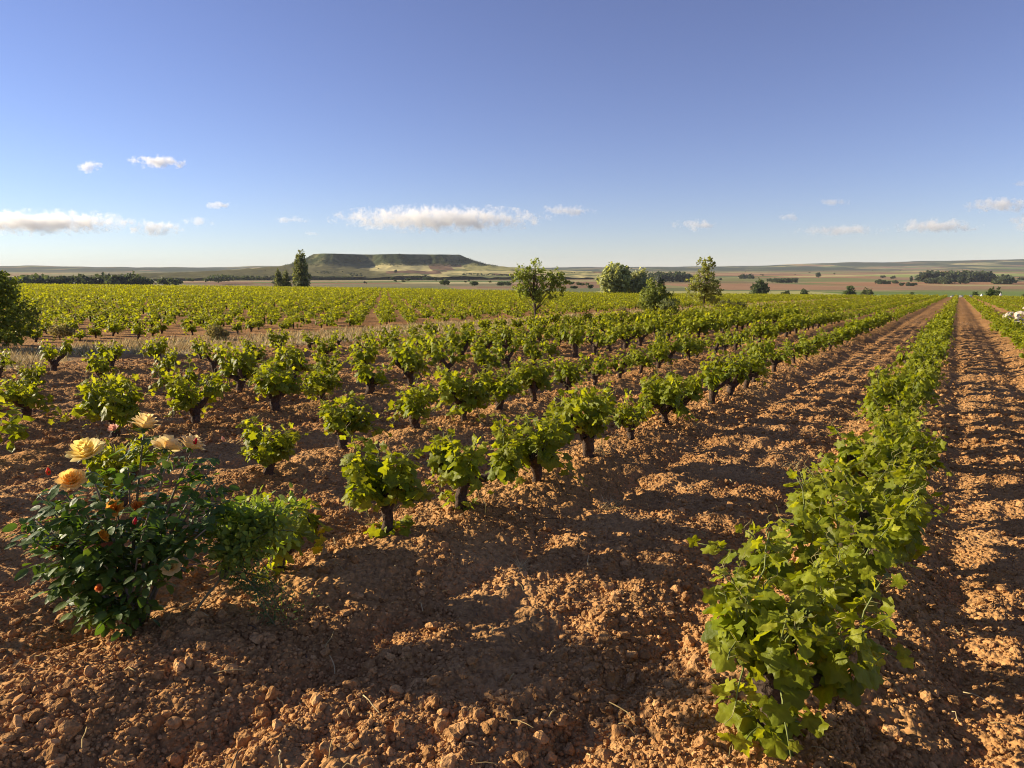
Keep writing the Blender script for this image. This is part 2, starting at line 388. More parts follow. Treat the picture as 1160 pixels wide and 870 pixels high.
def vine_shape(seed, lod, arms=None, shoots=(3, 5), slen=(.2, .36), trunk_h=.155, lean=(0, 0), lsize=.115, suckers=0, spread=.2, mult=1.0):
    """returns (trunk MB, [arm MBs], foliage MB) of one gnarled goblet vine"""
    rg = rng(seed); sides = 8 if lod == 0 else 5
    bark = np.array([.085, .058, .042])
    tr = MB(); head = np.array([lean[0] + (rg.random() - .5) * .12, lean[1] + (rg.random() - .5) * .12, trunk_h * (.85 + .3 * rg.random())])
    nseg = 9 if lod == 0 else 5
    pth = bend((0, 0, -.12), head, nseg, 0, .016, seed + 1)
    rd = np.interp(np.linspace(0, 1, nseg), [0, .3, .7, 1], [.062, .042, .040, .055]) * (.85 + .35 * rg.random())
    tr.add(*tube(pth, rd, sides + 2, seed + 2, .22), bark)
    tr.add(*tube([head - (0, 0, .05), head, head + (0, 0, .045)], [.045, .066, .028], sides, seed + 3, .3), bark * .8)
    na = arms or rg.integers(3, 6); a0 = rg.random() * 6.28; arm_l = []; fo = MB()
    P, D, NN, SZ, YG = [], [], [], [], []
    def shoot(b, direction, L, dense=1.0):
        direction = unit(np.asarray(direction, float))
        if direction[2] > .62 and rg.random() < .12: L *= 1.35
        tip = b + direction * L + np.array([0, 0, -.05 * rg.random()])
        pt = bend(b, tip, 6, .03, .012, int(rg.integers(1e6)))
        if lod <= 1: fo.add(*tube(pt, np.linspace(.0055, .0022, 6), 4, 0), (.17, .20, .05), 1)
        k = max(3, int(L / .024 * dense * mult)); ph = rg.random() * 6.28
        for q in range(k):
            f = (q + .35) / k; c = pt[0] + (pt[-1] - pt[0]) * f + np.array([0, 0, .03 * sin(f * pi)])
            az = ph + q * 2.6 + (rg.random() - .5) * .9
            out = np.array([cos(az), sin(az), .25 + .5 * rg.random()]); out = unit(out)
            pet = (.05 + .03 * rg.random()) * (1 - .55 * f)
            P.append(c + out * pet); dd = out * (.35 + .5 * rg.random()) + np.array([0, 0, -.95 + .8 * f + (rg.random() - .5) * .7]); D.append(dd)
            NN.append(np.array([out[0] * .9, out[1] * .9, .55]) + (rg.random(3) - .5) * 1.1)
            SZ.append(lsize * (1.05 - .55 * f ** 1.6) * (.75 + .45 * rg.random())); YG.append(.06 + .55 * f ** 1.6)
            if lod == 0 and rg.random() < .5: fo.add(*tube([c, c + out * pet], [.0016, .0012], 3), (.2, .18, .05), 1)
        if lod == 0 and rg.random() < .75:    # curling tendril and pale growing tip
            e = pt[-1]; w = unit(direction + (rg.random(3) - .5)); q = np.linspace(0, 1, 7)[:, None]
            side = unit(np.cross(w, rg.random(3)))
            fo.add(*tube(e + w * .09 * q + side * .02 * np.sin(q * 5), np.linspace(.0018, .0008, 7), 3), (.30, .26, .10), 1)
    for a in range(na):
        az = a0 + a * 6.283 / na + (rg.random() - .5) * .8
        L = spread * (.55 + .75 * rg.random())
        e = head + np.array([cos(az) * L, sin(az) * L, .02 + .13 * rg.random()])
        mb = MB(); mb.add(*tube(bend(head, e, 5, -.012, .014, seed + 10 + a), np.linspace(.034, .024, 5), sides, seed + a, .25), bark)
        mb.add(*tube([e - (0, 0, .015), e + (0, 0, .012), e + (cos(az) * .02, sin(az) * .02, .04)], [.022, .034, .014], sides, seed + a + 30, .3), bark * .75)
        arm_l.append(mb)
        for s in range(rg.integers(*shoots) if shoots[1] > shoots[0] else shoots[0]):
            z2 = az + (rg.random() - .5) * 3.4
            shoot(e, (cos(z2) * .40, sin(z2) * .40, .7 + .6 * rg.random() - (1.1 if rg.random() < .30 else 0)), slen[0] + (slen[1] - slen[0]) * rg.random())
    for s in range(suckers):
        z2 = rg.random() * 6.28; b = pth[int(nseg * .35)]
        shoot(b, (cos(z2) * .8, sin(z2) * .8, .1 + .4 * rg.random()), .12 + .14 * rg.random())
    P, D, NN, SZ = np.array(P), np.array(D), np.array(NN), np.array(SZ); C = vine_cols(rg, np.array(YG))
    if lod <= 1:
        T = LEAF_HI if lod == 0 else LEAF_MID; w = rg.integers(0, len(T), len(P))
        for q, t in enumerate(T):
            k = w == q; scatter(fo, t, P[k], D[k], NN[k], SZ[k], C[k], 0)
    else: scatter(fo, LEAF_LOW, P, D, NN, SZ * 1.1, C, 0)
    return tr, arm_l, fo
def build_vine(shape, loc, label, group, rz=0., sc=1., name="grape_vine"):
    tr, arms, fo = shape
    t = thing(name, loc, label, "grape vine", group, rz); t.scale = (sc, sc, sc)
    tr.build("trunk", M_BARK, t)
    for a in arms: a.build("arm", M_BARK, t)
    fo.build("foliage", [M_LEAF, M_CANE], t, smooth=True)
    return t

# ------------------------------------------------------------------ flat-topped hill
def make_hill():
    D, azc = 3000., radians(-10.3)
    cx, cy = sin(azc) * D, cos(azc) * D
    s = np.linspace(-1150, 1250, 520); t = np.linspace(-900, 620, 300)
    S_, T_ = np.meshgrid(s, t); S_ = S_.ravel(); T_ = T_.ravel()
    x = cx + S_ * cos(azc) + T_ * sin(azc); y = cy - S_ * sin(azc) + T_ * cos(azc)
    # distance outside the flat top (rounded rectangle, with spurs running down to the front)
    spur = 70 * np.exp(-((S_ + 215) / 70) ** 2) + 55 * np.exp(-((S_ - 60) / 75) ** 2) - 30 * np.exp(-((S_ + 80) / 60) ** 2) + 75 * (fbm(S_ / 75, T_ / 220, 101, 3) - .5)
    qx = np.maximum(np.maximum(-285 - S_, S_ - 305), 0); qy = np.maximum(np.maximum(-100 - T_ - spur * sstep(60, -60, T_), T_ - 200), 0)
    d = np.hypot(qx * np.where(S_ > 0, .8, 1.0), qy)
    top = 92.
    prof = np.interp(d, [0, 6, 40, 90, 150, 240, 380, 560, 760, 1400], [top, top - 3, top - 22, top - 41, top - 51, top - 59, top - 68, top - 76, top - 83, top - 118])
    z = prof + (7.0 * (fbm(S_ / 45, T_ / 60, 102, 3) - .5)) * sstep(2, 60, d) - 26 + 1.5 * (fbm(S_ / 25, T_ / 40, 107, 2) - .5)
    rel = z + 28 - top
    col = np.zeros((len(x), 3))
    scrub = np.array([.062, .074, .034]) * (.30 + 1.3 * fbm(S_ / 30, T_ / 30, 103, 3))[:, None] + np.array([.10, .08, .04]) * sstep(.55, .75, fbm(S_ / 70, T_ / 45, 109, 3))[:, None]
    pale = np.array([.50, .43, .19]); grn = np.array([.17, .175, .075]); brn = np.array([.21, .135, .085])
    b = np.floor((T_ + 40 * fbm(S_ / 300, T_ / 300, 104, 2)) / 110).astype(np.int64); c = np.floor((S_ + 300 * _h(b, b, 105)) / 210).astype(np.int64)
    pc = np.array([pale, pale * .85, grn, pale, brn, grn * 1.2, pale * .9])[(_h(b, c, 106) * 7).astype(int) % 7]
    lf = sstep(-60, -170, S_ + .2 * T_)[:, None]
    pc = pc * (1 - lf) + (grn * .62 + brn * .18) * lf
    k = (S_ > 165) & (S_ < 255) & (T_ < -165) & (T_ > -420); pc[k] = brn * .95
    k = (S_ > 300) & (S_ < 700) & (T_ < -150) & (T_ > -420); pc[k] = np.array([.34, .31, .12])
    k = (S_ > -60) & (S_ < 165) & (T_ < -205) & (T_ > -480); pc[k] = pale
    k = (S_ > 0) & (S_ < 190) & (T_ < -480) & (T_ > -700); pc[k] = brn
    k = (S_ > 190) & (S_ < 420) & (T_ < -520) & (T_ > -640); pc[k] = pale * 1.05
    k = sstep(-46, -33, rel + 14 * (fbm(S_ / 50, T_ / 80, 108, 3) - .5))[:, None]
    col = pc * (1 - k) + scrub * k
    nt, ns = len(t), len(s)
    i = np.arange(nt - 1)[:, None] * ns; j = np.arange(ns - 1)[None]
    F = np.stack([i + j, i + j + 1, i + ns + j + 1, i + ns + j], -1).reshape(-1, 4)
    h = MB().add(np.stack([x, y, z], 1), F, col).build("hill", M_FIELD)
    tag(h, kind="structure")
    mb = MB(); r5 = rng(888); q = np.flatnonzero((rel < -1.5) & (rel > -46) & (T_ < 120) & (np.abs(S_) < 520) & (fbm(S_ / 40, T_ / 40, 110, 3) > .46))
    q = q[r5.integers(0, len(q), 900)]
    pts = np.stack([x[q], y[q], z[q] + 1.0], 1) + r5.normal(size=(len(q), 3)) * (3, 3, .3); nl = 7; c0 = np.repeat(pts, nl, 0); dv = unit(r5.normal(size=(len(c0), 3)))
    scatter(mb, LEAF_QUAD, c0 + dv * (2.2, 2.2, 1.3), r5.normal(size=(len(c0), 3)), dv + (0, 0, .5), 2.4 * (.6 + .8 * r5.random(len(c0))), np.array([.05, .06, .028]) * (.6 + .8 * r5.random((len(c0), 1))))
    tag(mb.build("hill_scrub", M_TREE, smooth=False), "dark scrub bushes scattered over the upper slopes of the flat hill", "scrub", kind="stuff")
    def hz(px, py):
        dx, dy = px - cx, py - cy
        a = dx * cos(azc) - dy * sin(azc); c2 = dx * sin(azc) + dy * cos(azc)
        k = int(np.argmin((S_ - a) ** 2 + (T_ - c2) ** 2)); return float(z[k])
    return hz
hill_z = make_hill()
def far_z(x, y): return max(float(land_z(np.array([x]), np.array([y]))[0]), hill_z(x, y))

# ------------------------------------------------------------------ projection (only used to know what is in the frame)
def project(x, y, z):
    yc = np.asarray(y) * cos(PITCH) - (np.asarray(z) - CAM_H) * sin(PITCH); up = np.asarray(y) * sin(PITCH) + (np.asarray(z) - CAM_H) * cos(PITCH)
    yc = np.maximum(yc, 1e-3); return 580 + 773 * np.asarray(x) / yc, 435 - 773 * up / yc
def at(px, py):
    """the point of the ground seen at a place of the photograph"""
    d = np.array([px - 580, 773 * cos(PITCH) + (435 - py) * sin(PITCH), -773 * sin(PITCH) + (435 - py) * cos(PITCH)])
    t = -CAM_H / (d[2] + SLOPE * (d[0] * SA + d[1] * CA)); return d[0] * t, d[1] * t

# ------------------------------------------------------------------ the vines
rg = rng(5)
spots = []          # (size in view, row, u, x, y, in frame)
hand = {13: [2.45, 3.28, 3.89, 4.95, 6.02], 14: [2.55, 3.72, 4.73, 5.86, 6.65, 7.52], 15: [2.5, 3.62, 4.58, 5.63], 16: [3.52, 4.45, 5.38], 12: [2.50, 3.35, 4.1, 4.9]}
for r_, v0 in enumerate(ROW_V):
    us = list(hand.get(r_, [])); u = (us[-1] + .95) if us else (-6 if r_ > 12 else 2.0)
    while u < 262: us.append(u); u += .96 + (rg.random() - .5) * .26 + (.9 if rg.random() < .02 else 0)
    if us and r_ in hand and r_ > 13: us = [us[0] - 1.05 * k for k in (4, 3, 2, 1)] + us
    for u in us:
        v = v0 + (rg.random() - .5) * .16
        if r_ == 13: v = {2.45: 3.36, 3.28: 3.13, 3.89: 3.04, 4.95: 2.93}.get(u, v)
        if r_ == 14 and abs(u - 5.3) < .2: continue
        x, y = xy_of(u, v)
        if np.hypot(x, y) > crest_r(np.arctan2(x, y)) - 1 or y < -3 or np.hypot(x, y) < 1.5: continue
        if 38.2 < u < 43 and -5.0 < v < -1.9: continue            # the stone heap
        spots.append((r_, u, x, y, .62))
LEFT_AZ = ROW_AZ + radians(46.5)
ls, lc = sin(LEFT_AZ), cos(LEFT_AZ)
p_ = []
for a in np.arange(-420, 420, 1.2):
    for b in np.arange(-420, 420, 1.05):
        x = a * ls - b * lc; y = a * lc + b * ls
        u, v = x * SA + y * CA, -x * CA + y * SA
        if v < STRIP1 + .7 or y < 3 or x < -1.05 * y - 6: continue
        if x * x + y * y > (crest_r(math.atan2(x, y)) - 1) ** 2: continue
        p_.append((x, y))
for x, y in p_:
    x += (rg.random() - .5) * .52; y += (rg.random() - .5) * .52
    if rg.random() < .03: continue
    spots.append((-1, 0., x, y, .42))
sx = np.array([s[2] for s in spots]); sy = np.array([s[3] for s in spots]); szz = ground_z(sx, sy)
hh = np.array([s[4] for s in spots]); px, py = project(sx, sy, szz + .4)
inv = (px > -12) & (px < 1172) & (py < 905) & (sy > .5)
view = np.where(inv, hh / np.hypot(sx, sy), 0)
order = np.argsort(-view); single = set(int(i) for i in order[:298] if view[i] > 0)

near_proto, mid_proto = [], []
TW = ["small", "bushy", "stubby", "spreading", "leafy", "ragged", "rounded", "low"]
row_word = {10: "second row right of big front vine's row", 11: "row right of the big front vine's row", 12: "row of the big front vine",
            13: "row of the rose bush", 14: "first row left of the rose bush's row", 15: "second row left of the rose bush's row",
            16: "third row left of the rose bush's row", 17: "fourth row left of the rose bush's row", 18: "row beside the dry grass strip"}
ORD = ["", "first", "second", "third", "fourth", "fifth", "sixth", "seventh", "eighth", "ninth", "tenth", "eleventh", "twelfth", "thirteenth", "fourteenth", "fifteenth", "sixteenth"]
count = {}
sel = sorted(single, key=lambda i: (spots[i][0], spots[i][1]))
special = {(12, 1): "big bright green front vine with dark split trunk and leaves hanging to the soil",
           (13, 1): "vine with drooping bright leaves directly right behind the rose bush",
           (13, 2): "round leafy vine on thin straight trunk with low side leaves",
           (13, 3): "vine with thick leaning forked trunk and three separate leaf heads",
           (13, 4): "dense round vine right of the thick forked trunk"}
protos = {}
for i in sel:
    r_, u, x, y, h_ = spots[i]; count[r_] = count.get(r_, 0) + 1; k = count[r_]
    dist = math.hypot(x, y); loc = (x, y, float(szz[i]) - .005)
    if r_ < 0: lab, grp = "small low bush vine in the far left vineyard beyond the dry grass strip", "vines of the far vineyard beyond the grass strip"
    else:
        grp = "bush vines in the rows of the near vineyard"
        if (r_, k) in special: lab = special[(r_, k)]
        elif k <= 16: lab = f"{ORD[k]} vine from the near end of the {row_word.get(r_, 'far right rows by the stones')}"
        else: lab = f"small vine in the far hedge-like part of {row_word.get(r_, 'far right rows by the stones')}"
    seed = 1000 + i
    if r_ == 12 and k <= 5:
        kw = [dict(arms=5, shoots=(4, 6), slen=(.2, .36), trunk_h=.27, lsize=.092, mult=1.0, suckers=6, spread=.19, lean=(-.04, .05)),
              dict(arms=5, shoots=(4, 6), slen=(.2, .36), trunk_h=.22, lsize=.092, mult=1.0, suckers=2, spread=.22)][min(k - 1, 1)]
        build_vine(vine_shape(seed, 0, **kw), loc, lab, grp); continue
    if (r_, k) == (13, 3):
        build_vine(vine_shape(77, 0, arms=3, shoots=(7, 9), slen=(.16, .30), trunk_h=.25, lsize=.092, suckers=2, spread=.24, lean=(.06, 0)), loc, lab, grp, 0.4, 1.02); continue
    if (r_, k) == (13, 1):
        build_vine(vine_shape(123, 0, arms=4, shoots=(4, 6), slen=(.14, .28), trunk_h=.20, lsize=.10, suckers=2, spread=.20, lean=(.10, .02)), loc, lab, grp); continue
    if (r_, k) == (13, 2):
        build_vine(vine_shape(91, 0, arms=5, shoots=(4, 6), slen=(.16, .30), trunk_h=.22, lsize=.105, suckers=2, spread=.15), loc, lab, grp); continue
    big = r_ in (12, 11)
    lod = 0 if dist < 10 else (1 if dist < 22 else 2)
    pool = {0: 9, 1: 9, 2: 7}[lod]; key = (lod, big, int(rg.integers(pool)))
    sc = (.80 + .46 * rg.random()) * (.68 if r_ < 0 else .94 if big else (.84 if r_ == 18 else .92) if r_ >= 17 else 1.12 if r_ >= 15 else 1.0); rz = rg.random() * 6.28
    if key not in protos:
        kw = dict(arms=5, shoots=(4, 6), slen=(.2, .36), spread=.20, lsize=.094, mult=.85) if big else dict(shoots=(4, 7), slen=(.16, .34), spread=.135, lsize=.086)
        if lod == 2: kw.update(lsize=.12, mult=.6)
        if lod == 1: kw.update(mult=.75)
        t = build_vine(vine_shape(2000 + 97 * key[2] + 13 * lod + 500 * big, lod, **kw), loc, lab, grp, rz, sc); protos[key] = t
    else:
        t = copy_tree(protos[key]); t.location = loc; t.rotation_euler = (0, 0, rz); t.scale = (sc, sc, sc * (.92 + .16 * rg.random()))
        t["label"] = lab; t["group"] = grp
    t.scale[2] *= 1.0 + .14 * rg.random()

def rest_of_vines():
    mb = MB(); rest = np.array([i for i in range(len(spots)) if i not in single])
    rg = rng(77); r = np.hypot(sx[rest], sy[rest]); rowi = np.array([spots[i][0] for i in rest])
    for lo, hi, nl, ls_ in ((0, 40, 60, .11), (40, 80, 36, .135), (80, 130, 22, .17), (130, 400, 15, .21)):
        k = rest[(r >= lo) & (r < hi)]
        if not len(k): continue
        h_ = hh[k] * (.85 + .35 * rg.random(len(k)))
        c = np.stack([sx[k], sy[k], szz[k]], 1)
        P = np.repeat(c, nl, 0); H = np.repeat(h_, nl)
        d = unit(rg.normal(size=(len(P), 3))); rad = .35 + .65 * rg.random(len(P)) ** .5
        row = np.repeat(np.array([spots[i][0] for i in k]), nl); wx = np.where(row < 0, .25, .40)
        # three heads per vine give each its own uneven outline
        nh = 3; ho = (rg.random((len(k), nh, 3)) - .5) * np.array([.42, .42, .22]); pick = rg.integers(0, nh, len(P))
        off = ho[np.repeat(np.arange(len(k)), nl), pick]
        P = P + off + d * rad[:, None] * np.stack([wx * .62, wx * .62, H * .33], 1) + np.stack([H * 0, H * 0, H * .58], 1)
        nrm = d * .7 + np.array([0, 0, .6]) + (rg.random((len(P), 3)) - .5) * .9
        C = vine_cols(rg, np.clip(.18 + .35 * d[:, 2], 0, 1))
        scatter(mb, LEAF_QUAD if lo >= 40 else LEAF_LOW, P, d + np.array([0, 0, -.6]) + (rg.random((len(P), 3)) - .5), nrm, ls_ * (.75 + .5 * rg.random(len(P))), C)
        if lo < 80:
            TV = np.array([(.035, 0, -.1), (-.02, .03, -.1), (-.02, -.03, -.1), (.035, 0, .24), (-.02, .03, .24), (-.02, -.03, .24)])
            V = (TV[None] + c[:, None]).reshape(-1, 3); TF = np.array([[0, 1, 4, 3], [1, 2, 5, 4], [2, 0, 3, 5]])
            mb.add(V, (TF[None] + (np.arange(len(c)) * 6)[:, None, None]).reshape(-1, 4), (.06, .042, .03), 1)
    return tag(mb.build("distant_vines", [M_LEAF, M_BARK], smooth=False), "mass of small green vines filling both vineyards out to the crest", "vines", kind="stuff")
rest_of_vines()

# ------------------------------------------------------------------ clods, straw, dry grass
def ico(sub):
    t = (1 + 5 ** .5) / 2
    V = np.array([(-1, t, 0), (1, t, 0), (-1, -t, 0), (1, -t, 0), (0, -1, t), (0, 1, t), (0, -1, -t), (0, 1, -t), (t, 0, -1), (t, 0, 1), (-t, 0, -1), (-t, 0, 1)], float)
    F = [(0, 11, 5), (0, 5, 1), (0, 1, 7), (0, 7, 10), (0, 10, 11), (1, 5, 9), (5, 11, 4), (11, 10, 2), (10, 7, 6), (7, 1, 8), (3, 9, 4), (3, 4, 2), (3, 2, 6), (3, 6, 8), (3, 8, 9), (4, 9, 5), (2, 4, 11), (6, 2, 10), (8, 6, 7), (9, 8, 1)]
    V = unit(V)
    for _ in range(sub):
        V = list(map(tuple, V)); cache = {}; F2 = []
        def mid(a, b):
            k = (min(a, b), max(a, b))
            if k not in cache: V.append(tuple(unit((np.array(V[a]) + np.array(V[b])) / 2))); cache[k] = len(V) - 1
            return cache[k]
        for a, b, c in F:
            x, y, z = mid(a, b), mid(b, c), mid(c, a); F2 += [(a, x, z), (b, y, x), (c, z, y), (x, y, z)]
        F = F2; V = np.array(V)
    return np.array(V), np.array(F)
def rock(seed, sub, amt=.3):
    V, F = ico(sub); rg = rng(seed); V = V.copy()
    for _ in range(9 if sub else 3):               # broken facets
        nn = unit(rg.normal(size=3)); c = .50 + .32 * rg.random(); dd = V @ nn; V -= np.maximum(dd - c, 0)[:, None] * nn
    V *= 1 + amt * (rg.random((len(V), 1)) - .5); return V * (1, .75 + .3 * rg.random(), .62 + .25 * rg.random()), F
def clods():
    mb = MB(); rg = rng(9)
    def put(nc, r0, r1, s0, s1, sub, pw):
        r = np.exp(rg.random(nc) * (math.log(r1) - math.log(r0)) + math.log(r0)); a = np.radians(-44 + 88 * rg.random(nc))
        x, y = np.sin(a) * r, np.cos(a) * r; u, v = uv_of(x, y)
        k = (v < STRIP0) & (fbm(x / .7, y / .7, 121, 3) + .22 * rg.random(nc) > .50); x, y = x[k], y[k]; nc = len(x)
        z = ground_z(x, y) + micro(x, y) * sstep(80, 30, np.hypot(x, y))
        s = s0 * (s1 / s0) ** (rg.random(nc) ** pw)
        t = rg.random((nc, 1)); C = (SOIL * .95 * (1 - t) + SOIL2 * 1.12 * t) * (.8 + .4 * rg.random((nc, 1)))
        w = rg.integers(0, 8, nc)
        for q in range(8):
            m_ = w == q
            scatter(mb, rock(300 + q + 20 * sub, sub), np.stack([x, y, z + s * .22], 1)[m_], rg.normal(size=(m_.sum(), 3)) * (1, 1, .3), np.array([0, 0, 1.]) + .5 * rg.normal(size=(m_.sum(), 3)), s[m_], C[m_])
    put(9500, 1.9, 8, .009, .044, 1, 3.6)
    put(80000, 1.9, 11, .004, .017, 0, 1.4)
    put(22000, 8, 26, .014, .05, 0, 2.0)
    return tag(mb.build("soil_clods", M_CLOD, smooth=False), "loose reddish brown clods covering the ploughed soil", "soil clods", kind="stuff")
clods()

def blades(mb, cx, cy, rad, nb, hmin, hmax, rg, cols, spread=.5, width=.004):
    a = rg.random(nb) * 6.283; q = rad * rg.random(nb) ** .6
    x, y = cx + np.cos(a) * q, cy + np.sin(a) * q; z = ground_z(x, y) - .01
    H = hmin + (hmax - hmin) * rg.random(nb); b = rg.random(nb) * 6.283
    lean = np.stack([np.cos(b) * spread, np.sin(b) * spread, np.ones(nb)], 1) * (rg.random((nb, 1)) * .6 + .5); lean = unit(lean)
    side = np.stack([-np.sin(b), np.cos(b), 0 * b], 1) * width
    p0 = np.stack([x, y, z], 1); p1 = p0 + lean * H[:, None] * .6; p2 = p0 + lean * H[:, None]; p2[:, 2] -= H * .2 * rg.random(nb)
    V = np.stack([p0 - side, p0 + side, p1 + side * .8, p1 - side * .8, p2], 1).reshape(-1, 3); o_ = (np.arange(nb) * 5)[:, None]
    c = np.asarray(cols)[rg.integers(0, len(cols), nb)] * (.75 + .5 * rg.random((nb, 1)))
    mb.add(V, [np.array([[0, 1, 2, 3]]) + o_, np.array([[3, 2, 4]]) + o_], np.repeat(c, 5, 0))
DRY = [(.62, .46, .19), (.66, .52, .27), (.46, .34, .15), (.38, .27, .12)]
def grass_strip():
    mb = MB(); rg = rng(14)
    for _ in range(4200):
        u = -8 + 150 * rg.random() ** 2.2; v = STRIP0 + .3 + (STRIP1 - STRIP0 - .3) * rg.random()
        x, y = xy_of(u, v)
        if y < 5 or abs(x / y) > .95 or fbm(np.array([x / 2.2]), np.array([y / 2.2]), 94, 3)[0] < .30: continue
        far = np.hypot(x, y); green = rg.random() < .10
        blades(mb, x, y, .32, 14, .08, .26, rg, [(.16, .19, .05), (.22, .22, .07)] if green else DRY, .6, .004 + .00035 * far)
    return tag(mb.build("dry_grass", M_STRAW, smooth=False), "straw coloured dry grass along the strip between the vineyards", "grass", kind="stuff")
grass_strip()
def litter():
    """loose straw and short twigs on the soil"""
    mb = MB(); rg = rng(23)
    for _ in range(420):
        r = 2.0 * (16 / 2.0) ** rg.random(); a = radians(-42 + 84 * rg.random()); x, y = sin(a) * r, cos(a) * r
        L = .03 + .11 * rg.random() ** 2; b = rg.random() * 6.28; z0 = gz(x, y) + .025
        mb.add(*tube(bend((x, y, z0), (x + cos(b) * L, y + sin(b) * L, z0 + .03 * rg.random()), 4, .01, .006, _), .0016 + .0015 * rg.random(), 4), DRY[rg.integers(4)] if rg.random() < .75 else (.12, .085, .06))
    return tag(mb.build("straw_litter", M_STRAW), "loose straw and short twigs lying on the soil", "straw", kind="stuff")
litter()
for px_, py_, rad, nb, lab in ((696, 573, .13, 110, "pale dry straw tuft on the bare lane between front rows"), (676, 522, .09, 60, "small dry straw tuft at the foot of a vine in the row behind"),
                               (590, 640, .05, 40, "wispy grey straw tuft on the soil right of the forked vine"), (262, 505, .12, 80, "dry grass tuft beside the small vine above the rose bush"),
                               (425, 590, .06, 45, "short dry weeds at the foot of the round leafy vine"), (900, 528, .14, 70, "flat pale straw patch on the soil by the big vine row")):
    x, y = at(px_, py_); mb = MB(); b = MB(); blades(b, 0, 0, rad, nb, .05, .13, rng(int(px_)), DRY, 1.6, .0022)
    b.V = [v_ - np.array([0, 0, gz(0, 0)], np.float32) for v_ in b.V]
    o = b.build("straw_tuft", M_STRAW, smooth=False); o.location = (x, y, gz(x, y) + .01); tag(o, lab, "straw tuft", "straw tufts on the soil")

# ------------------------------------------------------------------ rose bush
def rose_flower(parent, loc, size, facing, palette, seed, open_=1.0, name="rose_flower"):
    rg = rng(seed); mb = MB(); ctr, edge = np.array(palette[0]), np.array(palette[1])
    for ring, (np_, rr, hh, fl) in enumerate(((3, .07, .50, .02), (4, .13, .56, .05), (5, .21, .58, .08), (6, .30, .54, .12), (7, .38, .44, .17), (7, .42, .30, .22))):
        rr *= .75 + .25 * open_; fl *= open_
        for k in range(np_):
            az = k * 6.283 / np_ + ring * .7 + (rg.random() - .5) * .3; dz = (rg.random() - .5) * .05; wv = rg.random() * 6
            g = 7; V = []; C = []
            for i in range(g):
                t = i / (g - 1); half = (1.9 / np_ + .38) * (sin(pi * (.12 + .70 * t)) ** .7)
                for j in range(7):
                    s = (j - 3) / 3; e = 1 - .14 * s * s * t
                    r_ = rr * t ** .55 + fl * (t * e) ** 3.2 - .03 * s * s + .018 * t * sin(4 * s + wv)
                    zz = hh * (t * e) ** 1.15 * (1 + dz) - (.34 * fl) * t ** 6 - .06 * (ring > 2) + .012 * t * sin(5 * s + wv)
                    V.append((cos(az + s * half) * r_, sin(az + s * half) * r_, zz))
                    f = min(1, .12 * ring + .55 * t ** 2.2); C.append(ctr * (1 - f) + edge * f)
            F = [[a * 7 + b, a * 7 + b + 1, a * 7 + b + 8, a * 7 + b + 7] for a in range(g - 1) for b in range(6)]
            mb.add(np.array(V), np.array(F), np.array(C))
    o = mb.build(name, M_PETAL, parent); o.location = loc; o.scale = (size * 1.12,) * 3
    o.rotation_euler = facing
    cal = MB(); cal.add(*tube([(0, 0, -.22), (0, 0, -.1), (0, 0, .02)], [.05, .09, .07], 6), (.05, .10, .02))
    for k in range(5):
        a = k * 1.257; scatter(cal, LEAF_NARROW, [(cos(a) * .05, sin(a) * .05, -.02)], [(cos(a), sin(a), -.2)], [(0, 0, 1)], [.36], [(.05, .11, .02)])
    c = cal.build("calyx", M_ROSELEAF, o)
    return o
def rose_bud(parent, loc, size, col, seed):
    mb = MB(); zs = np.linspace(0, 1, 7); mb.add(*tube([(0.02 * sin(3 * z), 0, z) for z in zs], [.16, .27, .30, .27, .2, .12, .03], 8, seed, .08), col)
    o = mb.build("rose_bud", M_PETAL, parent); o.location = loc; o.scale = (size,) * 3; o.rotation_euler = (.2, .25, seed)
    cal = MB()
    for k in range(5):
        a = k * 1.257; scatter(cal, LEAF_NARROW, [(cos(a) * .16, sin(a) * .16, 0)], [(cos(a) * .35, sin(a) * .35, 1)], [(-cos(a), -sin(a), .3)], [.6], [(.05, .10, .02)])
    cal.build("calyx", M_ROSELEAF, o)
